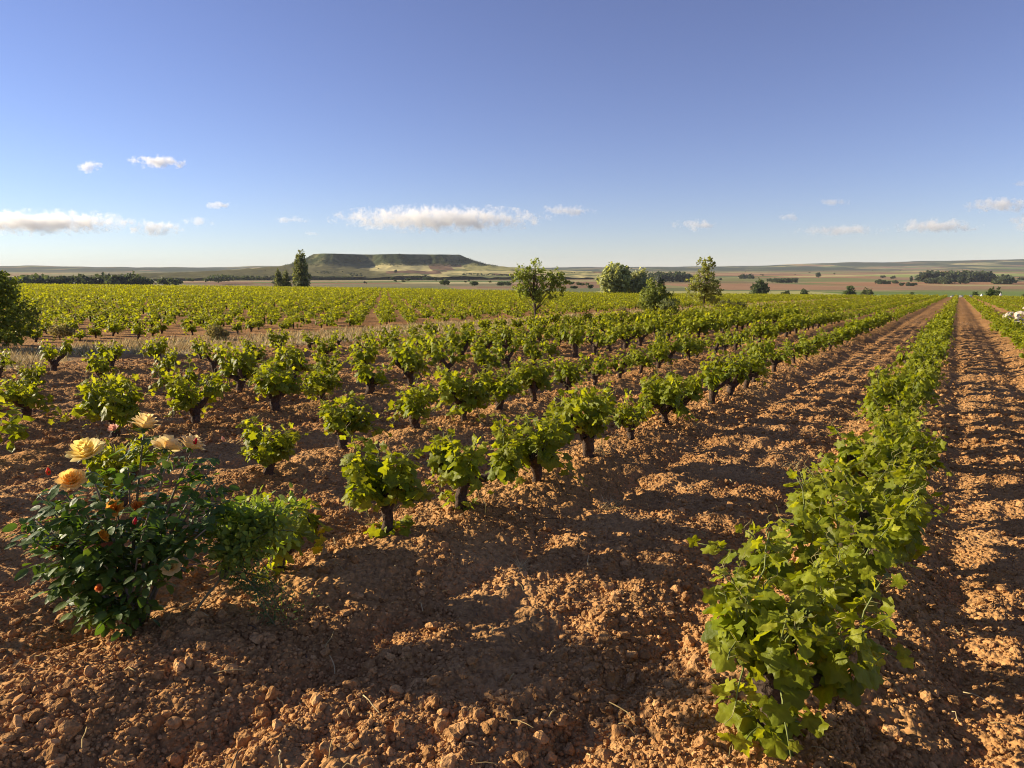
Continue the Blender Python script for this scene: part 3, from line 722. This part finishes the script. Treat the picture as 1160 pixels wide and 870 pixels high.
def rose_bush():
    bx, by = at(152, 706); bz = gz(bx, by); rg = rng(31); Y = by
    mpp = Y * 1.02 / 773
    def P(px_, py_, dy=0.): return np.array([(px_ - 580) * (Y + dy) / 773 * 1.0 - bx, dy, 0]) + np.array([0, 0, CAM_H + (Y + dy) * math.tan(math.atan((435 - py_) / 773) - PITCH) - bz])
    t = thing("rose_bush", (bx, by, bz), "dark leaved rose bush with yellow and pink blooms at the row end", "rose bush")
    # canes rise from the foot to every bloom and leafy end
    ends = [(84, 530, -.05), (62, 560, -.12), (152, 492, .1), (180, 515, 0), (204, 515, .1), (30, 600, .1), (50, 650, -.1), (110, 560, .15), (230, 540, .05), (215, 600, -.1), (90, 640, -.15), (170, 630, -.2), (245, 570, .1), (60, 605, .1), (25, 625, -.05), (14, 590, .05), (8, 640, 0), (35, 580, -.1), (45, 690, -.1), (5, 600, .12), (20, 560, .1), (44, 545, .05), (60, 580, -.05), (28, 662, -.12), (72, 700, -.18), (92, 600, -.1), (12, 615, -.1), (240, 515, .1), (232, 570, 0), (120, 690, -.2), (130, 530, .05), (110, 620, .1), (190, 560, .2), (150, 580, -.15)]
    lv = []
    for k, (px_, py_, dy) in enumerate(ends):
        e = P(px_, py_, dy); b = np.array([(rg.random() - .5) * .10, (rg.random() - .5) * .10, -.04]); mid = b * .4 + e * .45 + np.array([0, 0, .10])
        mid[:2] *= .75
        q = np.linspace(0, 1, 9)[:, None]; path = b * (1 - q) ** 2 + 2 * mid * q * (1 - q) + e * q ** 2
        MB().add(*tube(path, np.linspace(.011 if k < 8 else .007, .0035, 9), 6, k, .12), (.11, .10, .05) if k % 3 else (.17, .14, .10)).build("cane", M_CANE, t)
        for f in np.linspace(.44, .98, 12):
            i = f * 8; i0 = min(int(i), 7); c = path[i0] + (path[i0 + 1] - path[i0]) * (i - i0); lv.append((c, f))
            if rg.random() < .30: lv.append((c + (rg.random(3) - .5) * np.array([.16, .16, .12]), f))
    fo = MB(); pos, dd, nn, ss, cc = [], [], [], [], []
    for c, f in lv:
        a = rg.random() * 6.283; ax = unit(np.array([cos(a), sin(a), .35 * (rg.random() - .3)])); L = .07 + .05 * rg.random(); up = np.array([0, 0, 1.]) + (rg.random(3) - .5) * 1.1
        sd = unit(np.cross(ax, up)); fo.add(*tube([c, c + ax * L * .5, c + ax * L + (0, 0, -.01)], [.0013, .0011, .0009], 3), (.08, .10, .03))
        yng = rg.random() < .16; col = np.array([.13, .19, .035]) if yng else np.array([.075, .130, .022])
        if rg.random() < .02: col = np.array([.16, .05, .02])
        for g, (s, side) in enumerate(((1., 0), (.62, 1), (.62, -1), (.28, 1), (.28, -1))):
            pos.append(c + ax * L * s); dd.append(ax * (1 if side == 0 else .45) + sd * side + np.array([0, 0, -.25 + .3 * (rg.random() - .5)])); nn.append(up + (rg.random(3) - .5) * .5)
            ss.append((.062 if side == 0 else .048) * (.8 + .4 * rg.random())); cc.append(col * (.7 + .6 * rg.random()))
    scatter(fo, LEAF_OVAL, pos, dd, nn, ss, cc)
    fo.build("foliage", M_ROSELEAF, t)
    Yl, Pk, Cr = (.94, .68, .14), (.80, .42, .30), (.80, .66, .36)
    for k, (px_, py_, dy, s, pal, fac, op) in enumerate((
            (84, 515, -.08, .125, ((.94, .70, .09), (.95, .84, .38)), (.35, -.1, 0), 1.0), (62, 546, -.15, .095, ((.96, .66, .08), (.95, .66, .26)), (.5, -.3, 1), .95),
            (153, 484, .10, .115, ((.95, .68, .10), (.94, .80, .46)), (.2, .2, 2), .9), (176, 508, .02, .105, ((.96, .70, .12), (.95, .80, .46)), (.7, .1, 3), 1.05),
            (204, 507, .12, .110, (Yl, (.95, .80, .52)), (.3, .5, 1.5), 1.0), (52, 594, .08, .088, ((.70, .55, .18), (.72, .60, .30)), (.7, -.4, .3), 1.1),
            (170, 643, -.20, .07, ((.70, .52, .12), (.74, .62, .30)), (.7, .4, 0), .9), (118, 487, .10, .05, (Pk, (.80, .50, .40)), (.3, -.2, 0), .6),
            (110, 577, .05, .075, ((.8, .42, .06), (.8, .44, .1)), (.8, .1, 0), .9), (136, 576, .02, .06, ((.8, .30, .04), (.8, .32, .08)), (.6, .3, 1), .8),
            (90, 608, -.16, .05, ((.72, .34, .03), (.7, .38, .05)), (1.0, 0, 2), 1.2), (82, 666, -.18, .036, ((.7, .22, .05), (.75, .30, .10)), (1.2, -.4, 0), .7))):
        rose_flower(t, P(px_, py_, dy), s, fac, pal, 60 + k, op)
    rose_bud(t, P(210, 503, -.02), .034, (.50, .02, .03), 1); rose_bud(t, P(131, 594, -.18), .034, (.55, .02, .05), 2); rose_bud(t, P(36, 538, .05), .04, (.75, .09, .03), 3)
    rose_bud(t, P(245, 500, .1), .03, (.7, .4, .3), 4)
    return t
rose_bush()
def wild_shrub():
    bx, by = at(208, 719); bz = gz(bx, by); rg = rng(37); Y = by
    def P(px_, py_, dy=0.): return np.array([(px_ - 580) * (Y + dy) / 773 - bx, dy, CAM_H + (Y + dy) * math.tan(math.atan((435 - py_) / 773) - PITCH) - bz])
    t = thing("wild_shrub", (bx, by, bz), "fine leaved sprawling green shrub between the rose bush and the vine", "shrub")
    fo = MB(); k = 0
    b0 = np.array([0, 0, -.03]); joint = P(228, 655, .12)
    MB().add(*tube(bend(b0, joint, 7, 0, .006, 3), np.linspace(.008, .006, 7), 6), (.16, .14, .07)).build("stem", M_CANE, t)
    for px_, py_, dy in ((330, 570, .3), (310, 585, .35), (290, 580, .25), (262, 590, .2), (245, 575, .25), (300, 610, .3), (320, 600, .2), (270, 620, .1), (250, 640, .05), (295, 650, .15), (300, 700, .05), (318, 715, .1), (285, 690, .0), (325, 690, .12), (270, 665, .05), (240, 610, .15), (278, 570, .4), (300, 725, .0)):
        e = P(px_, py_, dy); k += 1; path = bend(joint, e, 8, .08 if py_ < 640 else .10, .012, k)
        MB().add(*tube(path, np.linspace(.005, .0016, 8), 5), (.13, .14, .06)).build("branch", M_CANE, t)
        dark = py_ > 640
        pos, dd, nn, ss, cc = [], [], [], [], []
        for f in np.linspace(.3, 1, 26):
            i = min(f * 7, 6.99); c = path[int(i)] + (path[int(i) + 1] - path[int(i)]) * (i - int(i))
            for s in range(6):
                a = unit(rg.normal(size=3)); tw = c + a * .095 * rg.random()
                pos.append(tw); dd.append(a + (0, 0, .3)); nn.append(rg.normal(size=3) * .6 + (0, 0, 1)); ss.append((.021 if dark else .036) * (.6 + .8 * rg.random()))
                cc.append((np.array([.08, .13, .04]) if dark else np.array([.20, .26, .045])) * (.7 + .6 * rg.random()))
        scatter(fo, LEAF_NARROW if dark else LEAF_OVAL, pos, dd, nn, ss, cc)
    fo.build("foliage", M_ROSELEAF, t)
wild_shrub()
# weeds: little green seedlings
for px_, py_, lab in ((303, 527, "tiny green weed beside the small vine stem above the rose"), (415, 508, "small weed among the clods by the leaning vine"), (455, 553, "low weed on the soil between the two front rows")):
    x, y = at(px_, py_); mb = MB(); r2 = rng(int(px_)); a = r2.random(26) * 6.28
    scatter(mb, LEAF_NARROW, np.zeros((26, 3)), np.stack([np.cos(a), np.sin(a), .4 + r2.random(26)], 1), np.array([[0, 0, 1.]] * 26) + .2 * r2.normal(size=(26, 3)), .05 + .05 * r2.random(26), np.array([[.10, .17, .04]] * 26))
    o = mb.build("weed", M_LEAF); o.location = (x, y, gz(x, y) + .01); tag(o, lab, "weed", "weeds on the soil")

# ------------------------------------------------------------------ trees
def crown_tips(lobes, n_, rg, inner=.35):
    vol = np.array([a[3] * a[4] * a[5] for a in lobes]) ** .7; w = rg.choice(len(lobes), n_, p=vol / vol.sum())
    d = unit(rg.normal(size=(n_, 3))); q = inner + (1 - inner) * rg.random(n_) ** .45
    L = np.array(lobes)[w]; return L[:, :3] + d * q[:, None] * L[:, 3:], d
def leaf_cloud(mb, tips, per, csize, lsize, col, rg, mat=0, tmpl=LEAF_QUAD, dark=.5):
    n_ = len(tips) * per; c = np.repeat(tips, per, 0); ct = np.repeat(.65 + .7 * rg.random(len(tips)), per)
    d = unit(rg.normal(size=(n_, 3))); P = c + d * (csize * rg.random(n_) ** .6)[:, None]
    C = np.asarray(col) * 1.45 * (ct * (.7 + .6 * rg.random(n_)))[:, None]
    scatter(mb, tmpl, P, rg.normal(size=(n_, 3)), d + (0, 0, .5) + .6 * rg.normal(size=(n_, 3)), lsize * (.6 + .8 * rg.random(n_)), C, mat)
def tree(name, loc, lobes, label, cat, tips, per, csize, lsize, col, seed, trunk=((0, 0, 0), (0, 0, 1)), tr_r=(.1, .05), group=None, limbs=14, bark=(.10, .075, .055), inner=.35, stems=None):
    rg = rng(seed); t = thing(name, loc, label, cat, group)
    T, d = crown_tips(lobes, tips, rg, inner)
    zmin = .02
    T[:, 2] = np.maximum(T[:, 2], zmin)
    tk = MB(); pth = np.array(trunk, float); q = np.linspace(0, 1, 8); seg = np.linspace(0, len(pth) - 1, 8)
    path = np.stack([np.interp(seg, np.arange(len(pth)), pth[:, a]) for a in range(3)], 1); path[0, 2] -= .4 * tr_r[0] + .05
    tk.add(*tube(path, np.linspace(tr_r[0], tr_r[1], 8), 8, seed, .12), bark)
    for s in range(limbs):
        e = T[rg.integers(len(T))]; f = .3 + .6 * rg.random(); i = min(f * 7, 6.99); b = path[int(i)]
        tk.add(*tube(bend(b, e, 6, .06 * np.linalg.norm(e - b), .03 * np.linalg.norm(e - b), seed + s), np.linspace(tr_r[1] * .8, tr_r[1] * .15, 6), 5), bark)
    tk.build("trunk", M_BARK, t)
    fo = MB(); leaf_cloud(fo, T, per, csize, lsize, col, rg); fo.build("crown", M_TREE, t, smooth=False)
    return t
def on(px_, depth, py_=None):
    """ground point in the direction of photo column px at a given distance ahead"""
    x = (px_ - 580) / 773 * depth * 1.0; return x, depth, gz(x, depth)
# big bush at the left edge
x, y = at(6, 396); tree("round_bush", (x - .2, y, gz(x, y)), [(-.3, 0, .85, 1.1, .8, .8), (-.45, 0, 1.45, .75, .6, .6), (.42, 0, .75, .62, .55, .62), (.2, .1, 1.4, .5, .5, .5), (-1.2, .1, 1.1, .9, .8, .9)],
     "dense dark green bush at the left edge by the grass strip", "bush", 420, 22, .16, .07, (.115, .14, .025), 201, ((0, 0, 0), (-.2, 0, .5), (-.3, 0, 1.2)), (.07, .03), inner=.5)
# small trees along the strip
x, y = at(607, 368); tree("young_tree", (x, y, gz(x, y)), [(-.85, 0, 2.25, .50, .45, .36), (1.2, 0, 1.9, .3, .3, .32), (-.62, 0, 2.0, .50, .45, .42), (-.1, 0, 2.55, .55, .5, .40), (.40, 0, 2.05, .55, .5, .42), (.95, 0, 2.1, .32, .35, .42), (-.5, .1, 1.6, .55, .45, .38), (.35, 0, 1.5, .60, .5, .36), (.85, -.1, 1.55, .40, .4, .40), (-.1, 0, 1.25, .5, .4, .25)],
     "airy young tree with thin straight trunk on the grass strip", "tree", 190, 17, .13, .085, (.165, .20, .04), 202, ((0, 0, 0), (-.05, 0, .7), (-.12, 0, 1.5), (-.1, 0, 2.4)), (.05, .025), limbs=40)
x, y = at(742, 358); tree("leaning_bush", (x, y, gz(x, y)), [(-.5, 0, 1.1, .6, .6, .75), (.1, 0, 1.35, .6, .6, .65), (.75, 0, .75, .7, .6, .65), (-.1, 0, .7, .8, .7, .55), (-.35, 0, 1.9, .25, .3, .4)],
     "dark bushy small tree with bare twigs on top, mid strip", "bush", 260, 20, .16, .10, (.16, .19, .05), 203, ((0, 0, 0), (.1, 0, .5), (0, 0, 1.4)), (.06, .03), limbs=26, bark=(.11, .06, .045), inner=.4)
x, y = at(752, 359); tree("pale_bush", (x, y - .5, gz(x, y)), [(0, 0, .55, .55, .5, .5), (.3, 0, .4, .4, .4, .4)], "pale grey green low bush in front of the dark leaning one", "bush", 90, 18, .13, .09, (.13, .15, .065), 204, ((0, 0, 0), (0, 0, .4)), (.03, .02), limbs=6)
x, y = at(797, 354); tree("tall_tree", (x, y, gz(x, y)), [(0, 0, 1.5, 1.3, .9, .75), (-.15, 0, 2.2, 1.15, .9, .65), (.1, 0, 3.0, .62, .6, .6), (-.3, 0, 3.35, .40, .4, .45), (.25, 0, 3.5, .42, .4, .5), (.4, 0, 1.2, .75, .7, .7)],
     "yellowish green tree with pointed open top at the strip's far end", "tree", 210, 18, .17, .11, (.19, .205, .055), 205, ((0, 0, 0), (0, 0, .9), (.05, 0, 2.2), (0, 0, 3.5)), (.07, .03), limbs=45)
x, y = at(812, 353); tree("low_bush", (x + .6, y, gz(x, y)), [(0, 0, .4, .9, .6, .42), (.9, 0, .3, .7, .6, .35)], "low dry bush at the foot of the tall tree", "bush", 110, 16, .15, .10, (.10, .105, .04), 206, ((0, 0, 0), (.2, 0, .4)), (.03, .02), limbs=6)
for px_, py_, s, lab in ((68, 385, .5, "small reddish brown shrub on the dry grass at left"), (560, 371, .5, "pale grey dry shrub on the grass strip left of the leaning bush"), (245, 385, .4, "low olive weed clump at the near edge of the strip")):
    if px_ == 560: px_, py_ = 705, 358
    x, y = at(px_, py_); tree("dry_shrub", (x, y, gz(x, y)), [(0, 0, .55 * s, .6 * s, .5 * s, .5 * s), (.4 * s, 0, .4 * s, .5 * s, .4 * s, .35 * s)], lab, "shrub", 60, 16, .1, .05, (.17, .15, .07), int(px_), ((0, 0, 0), (0, 0, .3 * s)), (.02, .01), limbs=8, group="dry shrubs of the grass strip")
# poplars beyond the crest
def poplar(px_, depth, top_py, wid, seed, label):
    wid *= 1.1
    x, y, z = on(px_, depth); H = CAM_H + depth * math.tan(math.atan((435 - top_py) / 773) - PITCH) - z
    lob = [(wid * .15 * sin(3 * f + seed), 0, H * f, wid * w, wid * w, H * .13) for f, w in ((.16, .75), (.28, .98), (.42, 1.0), (.56, .92), (.69, .78), (.81, .55), (.92, .32))]
    return tree("poplar_tree", (x, y, z), lob, label, "poplar", 300, 14, wid * .28, wid * .17, (.115, .13, .06), seed, ((0, 0, 0), (0, 0, H * .5), (0, 0, H * .9)), (wid * .12, wid * .05), "poplars beyond the vineyard crest", 20, inner=.5)
poplar(343.5, 330, 284, 3.6, 301, "tallest dark poplar, a slim spire left of the flat-topped hill")
poplar(318, 335, 305, 2.0, 302, "shorter poplar, left one of the pair beside the tall spire"); poplar(327, 338, 305.5, 2.0, 303, "shorter poplar touching the tall spire's left neighbour")
# grey-green clump behind the crest
def clump(px_, depth, top_py, base_py, w, seed, label, col, name="broad_tree", cat="tree", group="trees beyond the vineyard crest", dense=1.0, parts=True, zf=None):
    x = (px_ - 580) / 773 * depth; z0 = zf(x, depth) if zf else gz(x, depth)
    top = CAM_H + depth * math.tan(math.atan((435 - top_py) / 773) - PITCH); H = max(top - z0, 1.5)
    W = w / 773 * depth / 2
    rg = rng(seed); lob = [(W * .9 * (rg.random() - .5), W * .5 * (rg.random() - .5), H * (.34 + .34 * rg.random()), W * (.45 + .25 * rg.random()), W * .55, H * (.22 + .1 * rg.random())) for _ in range(6)] + [(0, 0, H * .72, W * .5, W * .5, H * .27), (0, 0, H * .42, W * .8, W * .6, H * .30)]
    return tree(name, (x, depth, z0), lob, label, cat, int(110 * dense), 14, W * .22, W * .17, col, seed, ((0, 0, 0), (0, 0, H * .3), (0, 0, H * .7)), (W * .07 + .05, W * .03 + .02), group, 10, inner=.45)
GG = (.26, .28, .125)
clump(696, 260, 299, 333, 44, 311, "tall grey green tree left in the clump behind the crest", GG, dense=2)
clump(723, 265, 303, 333, 32, 312, "grey green tree right in the clump behind the crest", (.26, .27, .14), dense=2)
clump(712, 275, 309, 333, 30, 313, "lower dark tree between the two grey green ones", (.12, .15, .055), dense=1.6)
clump(747, 255, 312, 333, 9, 314, "small upright dark tree right of the grey green clump", (.05, .07, .03))
clump(857, 560, 317, 334, 23, 315, "round dark green tree standing alone on the pink field edge", (.06, .085, .03), dense=1.6)
clump(907, 640, 327, 335, 11, 316, "small dark round bush between lone tree and paired bushes", (.05, .075, .025))
clump(888, 650, 329, 335, 14, 317, "low wide hedge bush right of the lone round tree", (.06, .08, .03))
clump(958, 600, 324, 336, 18, 318, "left one of the paired round bushes beyond the rows", (.06, .09, .028), dense=1.3)
clump(979, 610, 326, 336, 18, 319, "right one of the paired round bushes beyond the rows", (.085, .105, .035), dense=1.3)
clump(1030, 620, 330, 338, 8, 320, "tiny dark bush just over the crest near the row ends", (.05, .08, .025))
clump(1100, 330, 329, 338, 8, 321, "small bush above the white panels at the row ends", (.05, .08, .025))
clump(1119, 300, 325, 338, 11, 322, "dark green bush behind the right rows", (.055, .085, .025), dense=1.3)
clump(1126, 420, 322, 334, 9, 323, "dark bush just behind the other dark green bush on the right", (.055, .075, .03))
clump(1157, 330, 328, 336, 8, 324, "small bush at the right edge above the rows", (.06, .085, .03))
clump(505, 900, 318, 329, 13, 325, "round dark tree left of two below the flat hill", (.05, .07, .026), zf=far_z, dense=1.3)
clump(538, 920, 319, 330, 10, 326, "round dark tree right of two below the flat hill", (.05, .07, .026), zf=far_z, dense=1.3)
clump(446, 1500, 314, 321, 5, 327, "dark single tree at the pale field's left end", (.045, .065, .03), zf=far_z)
clump(463, 1250, 321, 327, 8, 328, "low dark bush under the hill's dark grove", (.05, .07, .03), zf=far_z)
clump(450, 2300, 305, 309, 4, 329, "tiny lone tree in the pale hill field", (.05, .06, .03), zf=far_z)
clump(1083, 1500, 313, 317, 10, 330, "dark bush in front of the pine grove", (.04, .055, .025), zf=far_z)
clump(1027, 1700, 312, 318, 5, 331, "tiny round tree left of the pine grove", (.04, .055, .025), zf=far_z)
clump(923, 2300, 308, 312, 6, 332, "tiny dark tree on the far rise, right part", (.04, .055, .025), zf=far_z)
clump(1157, 1900, 303, 309, 6, 333, "dark tree on the rise at the right edge", (.04, .055, .025), zf=far_z)
clump(484, 1400, 318, 325, 9, 334, "pair of dark little trees under the hill grove", (.05, .07, .03), zf=far_z)
clump(668, 720, 322, 331, 8, 335, "upright small tree between young tree and grey clump", (.045, .065, .028), zf=far_z)
clump(650, 730, 325, 331, 9, 336, "low dark bush left of the upright small tree", (.045, .065, .028), zf=far_z)

def wood(name, label, runs, seed, col):
    mb = MB(); rg = rng(seed)
    for px0, px1, depth, top_py, jit, cnt in runs:
        for _ in range(cnt):
            px_ = px0 + (px1 - px0) * rg.random(); dp = depth * (1 + .06 * (rg.random() - .5)); x = (px_ - 580) / 773 * dp; z0 = far_z(x, dp)
            H = max(CAM_H + dp * math.tan(math.atan((435 - top_py + jit * (rg.random() - .7)) / 773) - PITCH) - z0, 3); W = H * (.6 + .35 * rg.random())
            T, d = crown_tips([(0, 0, H * .5, W, W, H * .38), (W * .4, 0, H * .4, W * .8, W * .8, H * .33)], 22, rg, .5)
            leaf_cloud(mb, T + (x, dp, z0), 8, W * .3, W * .38, np.array(col) * (.75 + .5 * rg.random()), rg)
    return tag(mb.build(name, M_TREE, smooth=False), label, "wood", kind="stuff")
wood("distant_wood", "dark belt of woodland far behind the left vineyard", [(35, 150, 900, 313.5, 3, 60), (110, 160, 880, 311.5, 2, 20), (160, 205, 900, 315, 3, 12), (215, 330, 1350, 314, 3, 22), (245, 300, 1500, 312, 2, 30), (0, 60, 950, 314, 2, 24)], 401, (.04, .055, .028))
wood("dark_grove", "dark low groves at the foot of the flat-topped hill", [(355, 402, 1950, 314.6, .8, 60), (465, 492, 1850, 313.2, 1.5, 30), (525, 578, 2250, 311, 1.2, 60), (360, 382, 2300, 309.8, 1, 16), (300, 335, 1900, 312, 1.5, 20), (395, 420, 2200, 310.5, .8, 12), (560, 580, 1000, 319, 2, 10), (565, 600, 1300, 317, 1.5, 8)], 402, (.04, .055, .03))
wood("pine_grove", "long dark pine grove on the right-hand fields", [(1040, 1110, 1750, 308.3, 1.5, 70), (1040, 1072, 1500, 314, 1.5, 8), (1125, 1142, 1500, 312.5, 1.5, 6)], 403, (.052, .066, .034))
wood("hedgerow", "dark thin tree lines on the far fields right of centre", [(738, 775, 1700, 309, 1.5, 30), (868, 897, 1600, 315, 1.5, 14), (630, 665, 900, 327, 2, 14), (1015, 1032, 1300, 320, 1, 6), (835, 850, 2200, 310.5, 1, 4), (990, 1010, 1500, 317, 1, 4)], 404, (.045, .06, .03))
r4 = rng(611); dots = []
for _ in range(46):
    q = 300 + 300 * r4.random(); dd = 1050 + 2300 * r4.random() ** 1.3; yb = 306 + 773 * 29 / dd
    dots.append((q, q + 2 + (16 * r4.random() if r4.random() < .35 else 1), dd, yb - 2.2 - 2.4 * r4.random() * 1500 / dd, .8, int(1 + 4 * r4.random() ** 2)))
for _ in range(34):
    q = 630 + 530 * r4.random(); dd = 1500 + 2600 * r4.random() ** 1.2; yb = 306 + 773 * 26 / dd
    dots.append((q, q + 2 + (22 * r4.random() if r4.random() < .35 else 1), dd, yb - 1.6 - 2.0 * r4.random() * 1500 / dd, .6, int(1 + 4 * r4.random() ** 2)))
wood("field_scrub", "small dark bushes and trees dotted along the field edges of the plain", dots, 405, (.05, .06, .03))


# ------------------------------------------------------------------ heap of white stones beside the right rows
rg = rng(55); hx, hy = xy_of(40.4, -3.05)
SP = ["broad", "blocky", "pointed", "flat", "rounded", "split", "leaning", "small"]
for k in range(64):
    a = rg.random() * 6.283; q = 1.65 * rg.random() ** .6; lev = max(0., 1 - q / 1.75)
    s = .13 + .15 * rg.random(); x, y = hx + cos(a) * q * 1.15, hy + sin(a) * q * .8
    z = gz(x, y) + lev * 1.25 * (.25 + .75 * rg.random())
    V, F = rock(700 + k, 2, .12); w = .50 + .16 * rg.random()
    o = MB().add(V * s * np.array([1.25, 1., .95]), F, np.array([w, w * .87, w * .68])).build("white_stone", M_STONE, smooth=False)
    o.location = (x, y, z + s * .2); o.rotation_euler = (rg.random() * .6, rg.random() * .6, rg.random() * 6)
    tag(o, "pale limestone block in the heap beside the right-hand vine rows", "stone", "heap of pale stones by the right rows")

# pale sheets and marker stones at the far end of the rows, posts of the young plot beyond
for k in range(7):
    u, v = 252, -5.0 + 2.26 * k + 1.1 - 1.5; x, y = xy_of(u, v); z = float(land_z(np.array([x]), np.array([y]))[0])
    V, F = rock(900 + k, 2, .1)
    o = MB().add(V * np.array([1.0 - .05 * k, .5, .75 - .05 * k]), F, (.50, .50, .47)).build("grey_boulder", M_STONE, smooth=False)
    o.location = (x, y, z + .25); tag(o, "pale grey boulder lying across the far end of a bare lane", "boulder", "grey boulders closing the lanes at the crest")
for px_, dp, hgt, lab in ((1108, 200, 1.5, "pointed white marker stone at the far row ends"), (1129, 205, 1.9, "slim white marker stone right of the pointed one")):
    x, y, z = on(px_, dp); V, F = rock(int(px_), 2, .08)
    V = V * np.array([.42, .35, hgt / 1.3]); V[:, :2] *= (1.15 - .75 * (V[:, 2:3] > .3 * hgt))
    o = MB().add(V, F, (.72, .71, .67)).build("marker_stone", M_STONE); o.location = (x, y, z + .5); tag(o, lab, "marker stone")
for k in range(44):
    px_ = 930 + (1150 - 930) * k / 43 + rng(k).random() * 2; dp = 262 + 10 * rng(k + 5).random(); x, y, z = on(px_, dp)
    o = MB().add(*tube([(0, 0, -.3), (0, 0, .8), (0.02, 0, 1.3 + .3 * rng(k + 9).random())], [.045, .04, .035], 6), (.36, .33, .27)).build("trellis_post", M_BARK)
    o.location = (x, y, z); tag(o, "thin pale post in the line beyond the far row ends", "post", "posts of the trellised plot beyond the crest")

# ------------------------------------------------------------------ clouds high above the plain, and the air
def cloud(px_, py_, w, h, dens=.03, dist=9000., k=0):
    x = (px_ - 580) / 773 * dist; up = (435 - py_) / 773; ang = math.atan(up) - PITCH
    z = CAM_H + dist * math.tan(ang); W = w / 773 * dist * .5; H = h / 773 * dist * .42; Dp = max(W * .38, H)
    V, F = ico(3); o = MB().add(V * (W * 1.1, Dp * 1.1, H * 1.25), F).build("cloud", [], smooth=True)
    o.location = (x, dist, z)
    m, n, l = newmat("cloud_vapour"); o.data.materials.append(m)
    tc = N(n, "ShaderNodeTexCoord")
    mp = N(n, "ShaderNodeMapping"); mp.inputs["Location"].default_value = (k * 731., k * 317., k * 90.); l.new(tc.outputs["Object"], mp.inputs[0])
    nz = N(n, "ShaderNodeTexNoise"); nz.inputs["Scale"].default_value = 1 / 115.; nz.inputs["Detail"].default_value = 6; nz.inputs["Roughness"].default_value = .64; l.new(mp.outputs[0], nz.inputs["Vector"])
    sc = N(n, "ShaderNodeVectorMath", operation='MULTIPLY'); sc.inputs[1].default_value = (1 / W, 1 / Dp, 1 / H); l.new(tc.outputs["Object"], sc.inputs[0])
    ln = N(n, "ShaderNodeVectorMath", operation='LENGTH'); l.new(sc.outputs[0], ln.inputs[0])
    a = N(n, "ShaderNodeMath", operation='MULTIPLY_ADD'); l.new(nz.outputs[0], a.inputs[0]); a.inputs[1].default_value = 4.4; a.inputs[2].default_value = -1.52
    b = N(n, "ShaderNodeMath", operation='SUBTRACT'); l.new(a.outputs[0], b.inputs[0]); l.new(ln.outputs["Value"], b.inputs[1])
    c = N(n, "ShaderNodeMapRange"); c.inputs[1].default_value = 0; c.inputs[2].default_value = .36; c.inputs[3].default_value = 0; c.inputs[4].default_value = dens * .36; l.new(b.outputs[0], c.inputs[0])
    pv = N(n, "ShaderNodeVolumePrincipled"); pv.inputs["Color"].default_value = (1, 1, 1, 1); pv.inputs["Anisotropy"].default_value = .25
    l.new(c.outputs[0], pv.inputs["Density"])
    out = N(n, "ShaderNodeOutputMaterial"); l.new(pv.outputs[0], out.inputs["Volume"])
    return o
for k, (px_, py_, w, h, d, lab) in enumerate((
        (118, 188, 30, 16, .03, "small white puff high on the left, left of the longer one"), (194, 183, 66, 17, .03, "bright white ragged cloud high on the left"),
        (50, 252, 235, 30, .02, "long grey-bottomed cloud bank reaching the left edge"), (188, 259, 66, 21, .02, "grey-centred cloud at the right end of the left bank"),
        (233, 251, 38, 15, .014, "wispy white scrap right of the left cloud bank"), (257, 233, 42, 9, .02, "thin white sliver above the wispy scrap"),
        (339, 249, 46, 9, .014, "thin pale streak left of the centre cloud"), (355, 264, 24, 7, .012, "tiny faint streak above the tall poplar"),
        (500, 248, 230, 32, .022, "large grey-white cloud above the flat-topped hill"), (640, 239, 64, 15, .018, "soft pale cloud right of the large central one"),
        (783, 255, 60, 15, .016, "faint white puff above the tall tree"), (888, 245, 28, 11, .018, "small white puff right of centre"),
        (936, 229, 42, 10, .013, "thin faint cloud above the flat wisp on the right"), (944, 261, 100, 15, .011, "flat thin wisp low on the right"),
        (1048, 256, 98, 18, .02, "double white puff low on the right"), (1117, 233, 78, 19, .024, "rounded white cloud with grey base at upper right"),
        (1158, 250, 60, 26, .018, "cloud cut by the right edge"), (1152, 208, 44, 9, .008, "very faint wisp at the upper right edge"))):
    tag(cloud(px_, py_, w, h, d, 9000., k), lab, "cloud", "small clouds over the plain")

def haze():
    V = np.array([(x, y, z) for x in (-17000, 17000) for y in (-17000, 17000) for z in (-75, 190)], float)
    F = np.array([[0, 1, 3, 2], [4, 6, 7, 5], [0, 4, 5, 1], [2, 3, 7, 6], [0, 2, 6, 4], [1, 5, 7, 3]])
    m, n, l = newmat("air"); pv = N(n, "ShaderNodeVolumePrincipled"); pv.inputs["Color"].default_value = (.80, .88, 1.0, 1)
    pv.inputs["Density"].default_value = 3.0e-5; pv.inputs["Anisotropy"].default_value = 0
    out = N(n, "ShaderNodeOutputMaterial"); l.new(pv.outputs[0], out.inputs["Volume"])
    return tag(MB().add(V, F).build("haze", m, smooth=False), kind="stuff")
haze()
